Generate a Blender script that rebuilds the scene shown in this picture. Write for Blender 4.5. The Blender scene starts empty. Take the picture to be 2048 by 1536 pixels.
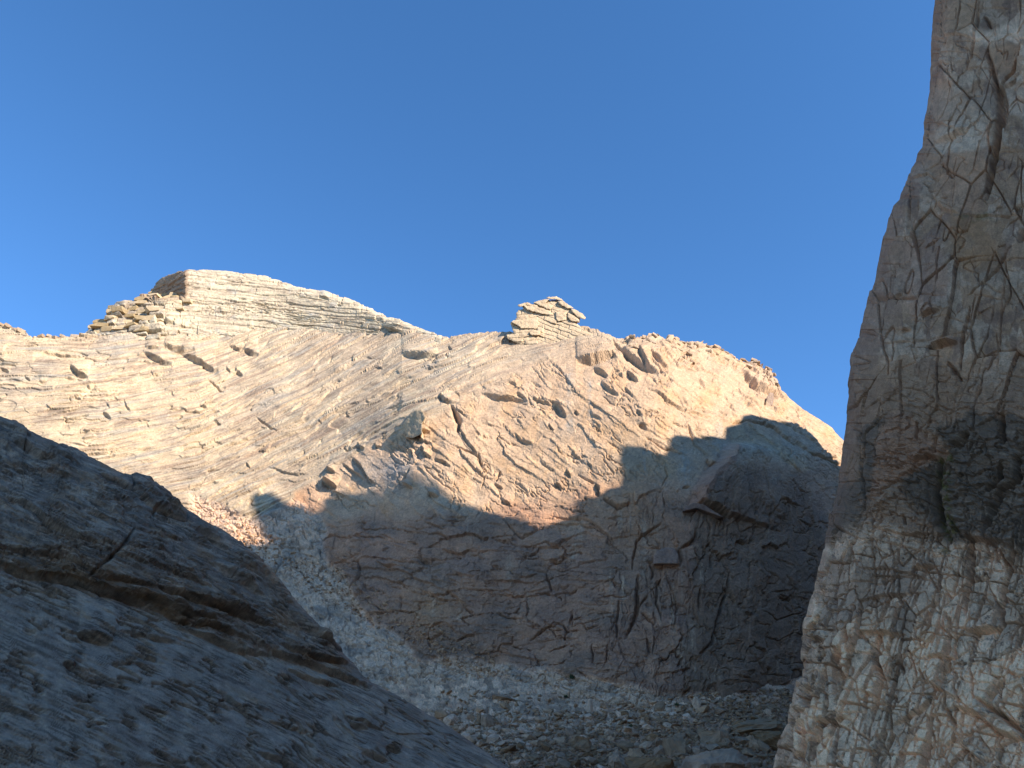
import bpy, bmesh, math, random, time
import numpy as np
from mathutils import Vector, Matrix
T0 = time.time()
F32 = np.float32
sc = bpy.context.scene
COL = sc.collection

# ------------------------------------------------------------------ camera, sky, sun, exposure
PITCH = math.radians(30.0)
HFOV = math.radians(65.0)
FPX = 1024.0 / math.tan(HFOV / 2)          # focal length in pixels of the 2048 wide photograph
cam_d = bpy.data.cameras.new("camera"); cam = bpy.data.objects.new("camera", cam_d); COL.objects.link(cam)
cam_d.sensor_fit = 'HORIZONTAL'; cam_d.angle = HFOV; cam_d.clip_start = 0.1; cam_d.clip_end = 20000
cam.location = (0, 0, 0); cam.rotation_euler = (math.radians(90) + PITCH, 0, 0)
sc.camera = cam

SUN_EL = math.radians(30.0)
SUN_AZ = math.radians(50.0)                 # to the right of straight behind the camera
SUN = np.array([math.sin(SUN_AZ) * math.cos(SUN_EL), -math.cos(SUN_AZ) * math.cos(SUN_EL), math.sin(SUN_EL)])
w = bpy.data.worlds.new("World"); sc.world = w; w.use_nodes = True
nt = w.node_tree; nt.nodes.clear()
sky = nt.nodes.new("ShaderNodeTexSky"); sky.sky_type = 'NISHITA'; sky.sun_disc = False
sky.sun_elevation = SUN_EL; sky.sun_rotation = math.atan2(SUN[0], SUN[1])
sky.altitude = 3800; sky.air_density = 0.92; sky.dust_density = 0.0; sky.ozone_density = 1.4
hs = nt.nodes.new("ShaderNodeHueSaturation"); hs.inputs['Hue'].default_value = 0.499; hs.inputs['Saturation'].default_value = 1.22
bg = nt.nodes.new("ShaderNodeBackground"); bg.inputs['Strength'].default_value = 0.15
wo = nt.nodes.new("ShaderNodeOutputWorld")
nt.links.new(sky.outputs[0], hs.inputs['Color']); nt.links.new(hs.outputs[0], bg.inputs[0]); nt.links.new(bg.outputs[0], wo.inputs[0])
sun_d = bpy.data.lights.new("sun", 'SUN'); sun = bpy.data.objects.new("sun", sun_d); COL.objects.link(sun)
sun_d.energy = 3.7; sun_d.angle = math.radians(0.35); sun_d.color = (1.0, 0.885, 0.75)
sun.rotation_euler = Vector(SUN).to_track_quat('Z', 'Y').to_euler()
sc.view_settings.view_transform = 'Standard'; sc.view_settings.look = 'None'
sc.view_settings.exposure = 1.32; sc.view_settings.gamma = 1.0; sc.view_settings.use_curve_mapping = False
sc.render.engine = 'CYCLES'
sc.cycles.use_denoising = True; sc.cycles.max_bounces = 6; sc.cycles.diffuse_bounces = 4

# ------------------------------------------------------------------ directions, depths
cP, sP = math.cos(PITCH), math.sin(PITCH)
def ray(px, py):
    """direction of a photograph pixel, scaled so that its y (forward, level) part is 1"""
    dx = np.asarray(px, dtype=np.float64) - 1024.0; dy = np.asarray(py, dtype=np.float64) - 768.0
    y = FPX * cP + dy * sP; z = FPX * sP - dy * cP
    return dx / y, z / y
def pt(px, py, Y):
    a, t = ray(px, py)
    return np.stack([a * Y, np.broadcast_to(Y, np.shape(a)), t * Y], axis=-1)
def proj(p):
    p = np.asarray(p); f = p[..., 1] * cP + p[..., 2] * sP; u = -p[..., 1] * sP + p[..., 2] * cP
    return 1024 + FPX * p[..., 0] / f, 768 - FPX * u / f
def slope_chain(px, py0, Y0, segs):
    """(px, py, Y) samples of a section that climbs with the given slopes: segs = [(py, degrees), ...]"""
    out = [(px, py0, Y0)]; t0 = ray(px, py0)[1]; Y = Y0
    for py, deg in segs:
        m = math.tan(math.radians(deg)); t1 = ray(px, py)[1]
        Y = Y * (m - t0) / (m - t1); t0 = t1; out.append((px, py, Y))
    return out
class Depth:
    """smooth surface depth through scattered samples (thin plate spline)"""
    def __init__(s, pts, lam=0.0):
        p = np.array(pts, dtype=np.float64); s.c = p[:, :2] / 500.0; n = len(p)
        A = np.zeros((n + 3, n + 3)); A[:n, :n] = s.k(s.c, s.c) + lam * np.eye(n)
        A[:n, n] = 1; A[:n, n + 1:] = s.c; A[n, :n] = 1; A[n + 1:, :n] = s.c.T
        s.w = np.linalg.solve(A, np.concatenate([p[:, 2], np.zeros(3)]))
    @staticmethod
    def k(a, b):
        d2 = ((a[:, None, :] - b[None, :, :]) ** 2).sum(-1) + 1e-12
        return 0.5 * d2 * np.log(d2)
    def __call__(s, px, py):
        px = np.asarray(px, dtype=np.float64); py = np.broadcast_to(np.asarray(py, dtype=np.float64), px.shape)
        shp = px.shape; q = np.stack([px.ravel(), py.ravel()], 1) / 500.0; out = np.empty(len(q))
        for i in range(0, len(q), 100000):
            b = q[i:i + 100000]; out[i:i + 100000] = s.k(b, s.c) @ s.w[:-3] + s.w[-3] + b @ s.w[-2:]
        return out.reshape(shp)

# ------------------------------------------------------------------ noise on arrays
_rs = np.random.RandomState(7)
_perm = np.concatenate([_rs.permutation(1024)] * 3).astype(np.int32)
_ga = _rs.rand(1024) * 2 * np.pi; _gx = np.cos(_ga).astype(F32); _gy = np.sin(_ga).astype(F32)
_rnd = _rs.rand(1024).astype(F32)
def hsh(ix, iy, seed=0):
    return _perm[(_perm[(ix + seed * 57) & 1023] + iy + seed * 131) & 1023]
def perlin(x, y, seed=0):
    x = np.asarray(x, F32); y = np.asarray(y, F32)
    fx = np.floor(x); fy = np.floor(y); ix = fx.astype(np.int32); iy = fy.astype(np.int32); x = x - fx; y = y - fy
    u = x * x * x * (x * (x * 6 - 15) + 10); v = y * y * y * (y * (y * 6 - 15) + 10)
    def g(i, j, a, b):
        h = hsh(ix + i, iy + j, seed); return _gx[h] * a + _gy[h] * b
    a = g(0, 0, x, y); b = g(1, 0, x - 1, y); c = g(0, 1, x, y - 1); d = g(1, 1, x - 1, y - 1)
    a = a + u * (b - a); c = c + u * (d - c)
    return (a + v * (c - a)) * 1.5
def fbm(x, y, o=4, seed=0, g=0.5, lac=2.03):
    s = 0; a = 1.0; n = 0
    for i in range(o):
        s = s + a * perlin(x, y, seed + i * 11); n += a; a *= g; x = x * lac + 3.7; y = y * lac - 1.3
    return s / n
def ridged(x, y, o=4, seed=0):
    s = 0; a = 1.0; n = 0
    for i in range(o):
        s = s + a * (1 - np.abs(perlin(x, y, seed + i * 11)) * 1.6); n += a; a *= 0.5; x = x * 2.1 + 1.7; y = y * 2.1 - 2.3
    return s / n
def voro(x, y, seed=0, jit=0.85):
    """distance to the cell's border, a random number per cell, offset from the cell's centre"""
    x = np.asarray(x, F32); y = np.asarray(y, F32); ix = np.floor(x).astype(np.int32); iy = np.floor(y).astype(np.int32)
    f1 = np.full(x.shape, 9, F32); f2 = np.full(x.shape, 9, F32); r = np.zeros(x.shape, F32); ox = np.zeros(x.shape, F32); oy = np.zeros(x.shape, F32)
    for i in (-1, 0, 1):
        for j in (-1, 0, 1):
            h = hsh(ix + i, iy + j, seed)
            dx = ix + i + 0.5 + (_rnd[h] - .5) * jit - x; dy = iy + j + 0.5 + (_rnd[(h + 391) & 1023] - .5) * jit - y
            d = np.sqrt(dx * dx + dy * dy); m = d < f1
            f2 = np.where(m, f1, np.minimum(f2, d)); f1 = np.where(m, d, f1)
            r = np.where(m, _rnd[(h + 77) & 1023], r); ox = np.where(m, dx, ox); oy = np.where(m, dy, oy)
    return f2 - f1, r, ox, oy
def sstep(a, b, x):
    t = np.clip((x - a) / (b - a), 0, 1); return t * t * (3 - 2 * t)
def shingle(n, sharp=0.12):
    """overlapping sheets: climbs slowly, then drops at once"""
    f = n - np.floor(n); return np.where(f < 1 - sharp, f / (1 - sharp), (1 - f) / sharp)
def terrace(n, sharp=0.15):
    f = n - np.floor(n); return np.floor(n) + sstep(0.5 - sharp, 0.5 + sharp, f)

def blocks(u, v, lu, lv, seed, cw=0.06, keep=0.7):
    """courses of jointed blocks: v layers of thickness lv, joints every lu; returns (height 0..1, groove 0..1)"""
    n = v / lv; k = np.floor(n).astype(np.int32); f = n - k
    ru = _rnd[hsh(k, k * 0 + 5, seed)]
    m = u / (lu * (0.6 + 0.9 * ru)) + ru * 17; j = np.floor(m).astype(np.int32); g = m - j
    h = _rnd[hsh(k, j, seed + 3)]; q = _rnd[hsh(k, j, seed + 9)]
    gv = np.minimum(f, 1 - f) * lv; gu = np.minimum(g, 1 - g) * lu * (0.6 + 0.9 * ru)
    tilt = (f - 0.5) * (q - 0.5) * 0.8 + (g - .5) * (h - .5) * 0.8
    return h + tilt, np.maximum(np.exp(-(gv / (cw * lv)) ** 2), (q < keep) * np.exp(-(gu / (cw * lv)) ** 2))

def facets(x, y, seed, step=1.0, tilt=1.5):
    """chipped planes: every cell has its own height and lean"""
    b, r, ox, oy = voro(x, y, seed, .95); k = (r * 1023).astype(np.int32)
    return step * (r - .5) + tilt * (ox * (_rnd[k] - .5) + oy * (_rnd[(k + 300) & 1023] - .5)), b, r
def scales(x, y, seed, dx, dy, keep=.5):
    """overlapping flakes that thicken towards (dx, dy) and end there in an edge"""
    b, r, ox, oy = voro(x, y, seed, .95); k = (r * 1023).astype(np.int32)
    return np.clip(.35 - ox * dx - oy * dy, 0, None) * np.clip(_rnd[k] - (1 - keep), 0, None) / keep
def joint(p, w=0.9):
    """1 along the contour where the field passes zero, w grid cells to each side"""
    gy, gx = np.gradient(p); return np.exp(-(p * p) / ((gx * gx + gy * gy + 1e-9) * w * w))
def plates(p, lv, seed):
    """plates bounded by the field's contours, each at its own height"""
    k = np.floor(p / lv).astype(np.int32); return _rnd[hsh(k, k * 0, seed)]

# ------------------------------------------------------------------ traced features
def CR(k, pts):
    ox, oy, s = {0: (0, 0, 1), 1: (0, 500, 2.926), 2: (600, 500, 2.926), 3: (1100, 620, 3.135), 4: (0, 820, 2.926), 5: (500, 1000, 2.866),
                 6: (1100, 1000, 2.866), 7: (1500, 0, 2.021), 8: (1500, 760, 1.98), 9: (160, 520, 5.12), 10: (960, 570, 6.827),
                 11: (1240, 650, 4.452), 12: (700, 780, 6.827), 13: (1040, 1340, 3.657)}[k]
    return [(ox + x / s, oy + y / s) for x, y in pts], s
def seg_field(PX, PY, pts, reach):
    """for the part of the grid near a polyline: (mask, distance with sign, place along it 0..1, overshoot)"""
    p = np.array(pts, F32)
    m = (PX > p[:, 0].min() - reach) & (PX < p[:, 0].max() + reach) & (PY > p[:, 1].min() - reach) & (PY < p[:, 1].max() + reach)
    idx = np.nonzero(m.ravel())[0]
    if len(idx) == 0: return idx, None, None, None
    x = PX.ravel()[idx]; y = PY.ravel()[idx]
    L = np.hypot(*(p[1:] - p[:-1]).T); cum = np.concatenate([[0], np.cumsum(L)]); tot = max(cum[-1], 1e-3)
    best = np.full(x.shape, 1e9, F32); sg = np.zeros_like(best); al = np.zeros_like(best); ov = np.zeros_like(best)
    for i in range(len(p) - 1):
        dx, dy = p[i + 1] - p[i]; l = max(L[i], 1e-3)
        t = ((x - p[i, 0]) * dx + (y - p[i, 1]) * dy) / (l * l); tc = np.clip(t, 0, 1)
        d = np.hypot(x - p[i, 0] - tc * dx, y - p[i, 1] - tc * dy)
        side = ((x - p[i, 0]) * dy - (y - p[i, 1]) * dx) / l
        b = d < best
        best = np.where(b, d, best); sg = np.where(b, np.sign(side) * d, sg); al = np.where(b, (cum[i] + tc * l) / tot, al)
        o = np.zeros_like(x)
        if i == 0: o = np.where(t < 0, -t * l, o)
        if i == len(p) - 2: o = np.where(t > 1, (t - 1) * l, o)
        ov = np.where(b, o, ov)
    return idx, sg, al, ov
_raw = [None, None]
def ledge(H, PX, PY, k, pts, d, ext=None, edge=1.6, gap=0.25):
    """raised sheet on the left hand of the line's direction (above a line drawn left to right), d in photograph pixels"""
    q, s = CR(k, pts); d = d / s; ln = sum(math.dist(q[i], q[i + 1]) for i in range(len(q) - 1))
    if ext is None: d = min(d, .5 * ln + 1); ext = min(max(.6 * ln, 4), 14 + 2.2 * d)
    if d > 9 and _raw[0] is not None and _raw[0].shape == PX.shape:
        PX = _raw[0] + .3 * (PX - _raw[0]); PY = _raw[1] + .3 * (PY - _raw[1]); edge = 3.0
    idx, sg, al, ov = seg_field(PX, PY, q, ext * 2.6 + 4)
    if len(idx) == 0: return
    tp = np.power(np.clip(4 * al * (1 - al), 0, 1), 0.6) * np.exp(-(ov / 3.0) ** 2)
    st = sstep(-edge * 0.5, edge * 0.5, sg); hi = .55
    up = hi * st * np.exp(-np.clip(sg, 0, None) / ext) - (1 - hi) * (1 - st) * np.exp(-np.clip(-sg, 0, None) / (ext * .6))
    # the sheet parts from the rock beneath it: a narrow joint under the edge
    jn = -gap * np.exp(-((sg + edge) / (edge * 0.9)) ** 2)
    H.reshape(-1)[idx] += (d * tp * (up + jn)).astype(F32)
def crack(H, PX, PY, k, pts, w, d=None):
    q, s = CR(k, pts); w = w / s; d = (d / s) if d else 1.8 * w + 3.5
    idx, sg, al, ov = seg_field(PX, PY, q, 3 * w + 6)
    if len(idx) == 0: return
    ww = w * (0.35 + 0.65 * np.power(np.clip(4 * al * (1 - al), 0, 1), 0.5)) * 0.34 + 0.75
    tp = np.power(np.clip(4 * al * (1 - al) + .05, 0, 1), 0.5) * np.exp(-(ov / 2.0) ** 2)
    H.reshape(-1)[idx] -= (d * tp * np.exp(-(sg / ww) ** 2)).astype(F32)
def crest_d(PX, PY, k, pts):
    q, s_ = CR(k, pts); idx, sg, al, ov = seg_field(PX, PY, q, 400); o = np.zeros(PX.shape, F32); o.reshape(-1)[idx] = sg; return o
def region(PX, PY, k, pts, soft=12):
    """1 inside a traced outline, 0 outside, with a soft rim"""
    q, s = CR(k, pts); p = np.array(q, F32); inside = np.zeros(PX.shape, bool); best = np.full(PX.shape, 1e9, F32)
    n = len(p)
    for i in range(n):
        x0, y0 = p[i]; x1, y1 = p[(i + 1) % n]
        c = ((y0 > PY) != (y1 > PY)); den = (y1 - y0) if abs(y1 - y0) > 1e-6 else 1e-6
        inside ^= c & (PX < (x1 - x0) * (PY - y0) / den + x0)
        dx, dy = x1 - x0, y1 - y0; l2 = max(dx * dx + dy * dy, 1e-6)
        t = np.clip(((PX - x0) * dx + (PY - y0) * dy) / l2, 0, 1)
        best = np.minimum(best, np.hypot(PX - x0 - t * dx, PY - y0 - t * dy))
    return sstep(-soft, soft, np.where(inside, best, -best)).astype(F32)
def mix(A, B, m):
    return A + (np.asarray(B, F32) - A) * np.asarray(m, F32)[..., None]

# ------------------------------------------------------------------ meshes and tags
def tag(o, label=None, cat=None, group=None, kind=None):
    if label: o['label'] = label
    if cat: o['category'] = cat
    if group: o['group'] = group
    if kind: o['kind'] = kind
    return o
def link(name, me, mat=None, parent=None):
    o = bpy.data.objects.new(name, me); COL.objects.link(o)
    if mat and not len(me.materials): me.materials.append(mat)
    if parent: o.parent = parent
    return o
def grid_mesh(name, P, C=None, flip=False, smooth=False, keep=None):
    H, W, _ = P.shape
    me = bpy.data.meshes.new(name)
    i = np.arange(H * W, dtype=np.int32).reshape(H, W)
    q = np.stack([i[:-1, :-1], i[1:, :-1], i[1:, 1:], i[:-1, 1:]], -1).reshape(-1, 4)
    if keep is not None: q = q[keep[:-1, :-1].ravel()]
    if flip: q = q[:, ::-1]
    me.vertices.add(H * W); me.vertices.foreach_set("co", P.astype(F32).ravel())
    me.loops.add(len(q) * 4); me.loops.foreach_set("vertex_index", np.ascontiguousarray(q).ravel().astype(np.int32))
    me.polygons.add(len(q)); me.polygons.foreach_set("loop_start", np.arange(0, len(q) * 4, 4, dtype=np.int32))
    me.update(calc_edges=True)
    if C is not None:
        a = me.color_attributes.new("Col", 'FLOAT_COLOR', 'POINT')
        c = np.ones((H * W, 4), F32); c[:, :3] = np.clip(C.reshape(-1, 3), 0.01, 0.9); a.data.foreach_set("color", c.ravel())
    me.polygons.foreach_set("use_smooth", np.full(len(q), smooth))
    return me
def normals(P):
    du = np.gradient(P, axis=1); dv = np.gradient(P, axis=0)
    n = np.cross(du, dv); n /= np.linalg.norm(n, axis=-1, keepdims=True) + 1e-9
    s = np.sign((n * P).sum(-1, keepdims=True).mean())
    return -n * s                                   # away from the rock
def smooth_top(a, n):
    """box smoothing of an array of vectors along both axes (macro normals only)"""
    for ax in (0, 1):
        k = np.ones(n) / n; a = np.apply_along_axis(lambda v: np.convolve(np.pad(v, n // 2, mode='edge'), k, 'valid')[:len(v)], ax, a)
    return a / (np.linalg.norm(a, axis=-1, keepdims=True) + 1e-9)

def rock_mat(name, scale=1.0, bump=0.4, mott=0.25, rough=0.92, col=None, rnd=False, aniso=(1, 1, 1), speck=0.0):
    m = bpy.data.materials.new(name); m.use_nodes = True; t = m.node_tree; N = t.nodes; L = t.links
    b = N['Principled BSDF']; b.inputs['Roughness'].default_value = rough
    if 'Specular IOR Level' in b.inputs: b.inputs['Specular IOR Level'].default_value = 0.25
    tc = N.new('ShaderNodeTexCoord'); mp = N.new('ShaderNodeMapping'); mp.inputs['Scale'].default_value = aniso
    L.new(tc.outputs['Object'], mp.inputs['Vector'])
    def noise(sc_, det, ro=0.6):
        n = N.new('ShaderNodeTexNoise'); n.inputs['Scale'].default_value = sc_; n.inputs['Detail'].default_value = det; n.inputs['Roughness'].default_value = ro
        L.new(mp.outputs[0], n.inputs['Vector']); return n
    def ramp(inp, a, b_, va, vb):
        r = N.new('ShaderNodeMapRange'); r.inputs[1].default_value = a; r.inputs[2].default_value = b_; r.inputs[3].default_value = va; r.inputs[4].default_value = vb
        L.new(inp, r.inputs[0]); return r.outputs[0]
    def mul(c, f):
        v = N.new('ShaderNodeVectorMath'); v.operation = 'MULTIPLY' if False else 'SCALE'; L.new(c, v.inputs[0]); L.new(f, v.inputs['Scale']); return v.outputs[0]
    if col is None:
        at = N.new('ShaderNodeVertexColor'); at.layer_name = 'Col'; c = at.outputs['Color']
    else:
        rg = N.new('ShaderNodeRGB'); rg.outputs[0].default_value = (*col, 1); c = rg.outputs[0]
    n1 = noise(0.9 * scale, 6, 0.65); n2 = noise(7 * scale, 5, 0.7)
    c = mul(c, ramp(n1.outputs['Fac'], 0.25, 0.75, 1 - mott, 1 + mott))
    c = mul(c, ramp(n2.outputs['Fac'], 0.3, 0.7, 1 - mott, 1 + mott))
    if speck:
        vo = noise(11 * scale, 3, 0.8)
        c = mul(c, ramp(vo.outputs['Fac'], 0.60, 0.66, 1.0, 1 - speck))
    if rnd:
        oi = N.new('ShaderNodeObjectInfo'); c = mul(c, ramp(oi.outputs['Random'], 0, 1, 0.75, 1.2))
        hv = N.new('ShaderNodeHueSaturation'); L.new(c, hv.inputs['Color']); L.new(ramp(oi.outputs['Random'], 0, 1, 1.2, 0.95), hv.inputs['Saturation']); c = hv.outputs[0]
    L.new(c, b.inputs['Base Color'])
    n3 = noise(3.2 * scale, 9, 0.68); bp = N.new('ShaderNodeBump'); bp.inputs['Strength'].default_value = bump; bp.inputs['Distance'].default_value = 0.35 / scale
    L.new(n3.outputs['Fac'], bp.inputs['Height']); L.new(bp.outputs[0], b.inputs['Normal'])
    return m

body_PY = [None]
def column_body(xs, tops, bots, nrow, back, Yfun, relief, fine, colour, pw=1.0, dense=1.0):
    """a rock body swept in columns from its foot to its crest and down its far side.
    back: list of (metres away, metres down) beyond the crest"""
    v = np.linspace(0, 1, nrow) ** pw                      # 0 foot .. 1 crest
    PX = np.broadcast_to(xs[None, :], (nrow, len(xs))).astype(F32)
    PY = (bots[None, :] + (tops - bots)[None, :] * v[:, None]).astype(F32)
    Y = Yfun(PX, PY, v)
    P = pt(PX, PY, Y); N = normals(P)
    S = (Y / FPX)                                           # metres per photograph pixel (near enough)
    D = relief(PX, PY, v)
    P = P + N * (D * S)[..., None]
    # give steep step faces their share of rows: resample every column along its own length
    qx, qy = proj(P); dp = np.diff(P, axis=0); ln = np.linalg.norm(dp, axis=-1) / S[1:]; dl = np.sqrt(np.diff(qy, axis=0) ** 2 + (.35 * ln) ** 2) + 1e-4
    dl = np.minimum(dl, 6 * np.median(dl, axis=0, keepdims=True)); kn = np.hanning(35); kn /= kn.sum()
    dl = np.apply_along_axis(lambda v_: np.convolve(np.pad(v_, 17, mode='edge'), kn, 'valid'), 1, dl)
    cs = np.concatenate([np.zeros((1, len(xs))), np.cumsum(dl, 0)]); n2 = int(nrow * dense); Q = np.empty((n2, len(xs), 3)); PY2 = np.empty((n2, len(xs)), F32); D2 = np.empty((n2, len(xs)), F32)
    for j in range(len(xs)):
        t = np.linspace(0, cs[-1, j], n2); c = cs[:, j]
        for k in range(3): Q[:, j, k] = np.interp(t, c, P[:, j, k])
        PY2[:, j] = np.interp(t, c, PY[:, j]); D2[:, j] = np.interp(t, c, D[:, j])
    PX2 = np.broadcast_to(xs[None, :], PY2.shape).astype(F32); N2 = normals(Q)
    N2 = N2 * .6 + .2 * np.roll(N2, 1, 1) + .2 * np.roll(N2, -1, 1)
    P = Q + N2 * (fine(PX2, PY2, PY2 - .9 * D2) * Q[..., 1] / FPX)[..., None]
    C = colour(PX2, PY2 - .5 * (D2 - 0)); body_PY[0] = PY2
    if back:
        top = P[-1]; rows = []; cr = []
        for k, (a, dn) in enumerate(back):
            r = top.copy(); h = np.hypot(top[:, 0], top[:, 1])
            r[:, 0] += a * 0.15 * top[:, 0] / h; r[:, 1] += a; r[:, 2] -= dn
            r += 0.05 * a * np.stack([fbm(xs / 60, xs * 0 + k, 3, 91), fbm(xs / 50, xs * 0 + k, 3, 92), fbm(xs / 40, xs * 0 + k, 3, 93)], -1)
            rows.append(r); cr.append(C[-1])
        P = np.concatenate([P, np.array(rows)]); C = np.concatenate([C, np.array(cr)])
    return P, C

def interp(pts, xs):
    p = np.array(pts, dtype=np.float64); o = np.argsort(p[:, 0]); return np.interp(xs, p[o, 0], p[o, 1])

exec_parts = None
# ================================================================== the great wall behind
WALL_TOP = [(-400, 640), (-150, 645), (-60, 650), (0, 648), (20, 655), (45, 660), (60, 672), (80, 674), (100, 671), (115, 676), (130, 673), (185, 672), (300, 668),
            (500, 656), (600, 651), (740, 652), (830, 664), (880, 672), (920, 671), (940, 667), (980, 665), (1022, 668), (1060, 672), (1110, 668), (1150, 660), (1168, 659), (1185, 665), (1215, 674),
            (1245, 678), (1270, 677), (1300, 671), (1320, 674), (1360, 680), (1400, 683), (1430, 690), (1455, 706), (1480, 722), (1500, 731),
            (1530, 747), (1548, 764), (1555, 776), (1572, 790), (1600, 811), (1640, 842), (1665, 862), (1690, 884), (1720, 915), (1780, 980), (1900, 1120)]
ds = []
ds += slope_chain(-300, 1150, 176, [(900, 63), (760, 60), (650, 56)])
ds += slope_chain(-100, 1150, 170, [(900, 63), (760, 60), (665, 57)])
ds += slope_chain(150, 1150, 164, [(900, 62), (760, 59), (670, 56)])
ds += slope_chain(350, 1200, 158, [(1050, 58), (900, 60), (760, 58), (662, 55)])
ds += slope_chain(560, 1250, 150, [(1050, 56), (930, 60), (800, 58), (655, 54)])
ds += slope_chain(740, 1330, 141, [(1200, 54), (1100, 68), (960, 66), (860, 60), (760, 56), (655, 52)])
ds += slope_chain(850, 1330, 139, [(1200, 76), (980, 71), (880, 62), (780, 57), (668, 50)])
ds += slope_chain(1000, 1400, 134, [(1200, 77), (1000, 72), (860, 63), (760, 57), (668, 50)])
ds += slope_chain(1180, 1400, 130, [(1200, 80), (1000, 75), (850, 65), (740, 57), (668, 48)])
ds += slope_chain(1350, 1400, 128, [(1200, 80), (1000, 76), (860, 66), (750, 58), (682, 46)])
ds += slope_chain(1500, 1400, 133, [(1200, 80), (1000, 74), (880, 60), (800, 52), (733, 40)])
ds += slope_chain(1620, 1420, 145, [(1200, 80), (1000, 72), (900, 56), (830, 44)])
ds += slope_chain(1760, 1420, 170, [(1200, 78), (1050, 62), (960, 48)])
ds += slope_chain(1880, 1420, 195, [(1200, 76)])
wall_depth = Depth(ds, 0.002)

def wall_zones(PX, PY):
    wx = PX + 22 * fbm(PX / 90, PY / 60, 3, 5); wy = PY + 22 * fbm(PX / 90, PY / 60, 3, 6)
    # below the dihedral between the left slab and the dome
    dline = interp([(-400, 1500), (480, 1100), (560, 1020), (640, 960), (760, 880), (850, 860), (900, 800), (1000, 760), (1150, 700), (1250, 680), (2000, 600)], wx.ravel()).reshape(wx.shape)
    wd_ = 8 + 50 * sstep(800, 1020, PX); dome = sstep(-1, 1, (wy - dline) / wd_)
    low = sstep(-60, 60, wy + 60 * fbm(PX / 120, PY / 80, 4, 7) - interp([(-400, 1300), (560, 1020), (900, 1040), (1200, 1010), (1450, 950), (1900, 980)], wx.ravel()).reshape(wx.shape)) * dome
    right = sstep(1180, 1330, wx) * low
    gully = region(wx, wy, 0, [(380, 990), (520, 1040), (590, 1010), (640, 1032), (655, 1120), (720, 1215), (780, 1265), (830, 1315), (1000, 1325), (1180, 1350), (1300, 1378), (1420, 1400), (1600, 1410), (1600, 1700), (300, 1700)], 7)
    return wx, wy, dome, low, right, gully
_wz = {}
def foli(PX, PY):
    f = interp([(-400, 30), (0, 0), (200, -14), (400, -60), (600, -150), (800, -262), (1000, -350), (1200, -400), (1500, -430), (2000, -430)], PX.ravel()).reshape(PX.shape).astype(F32)
    return PX * 1.05, (PY - 700 - f * sstep(560, 860, PY - f)) * .92
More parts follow.
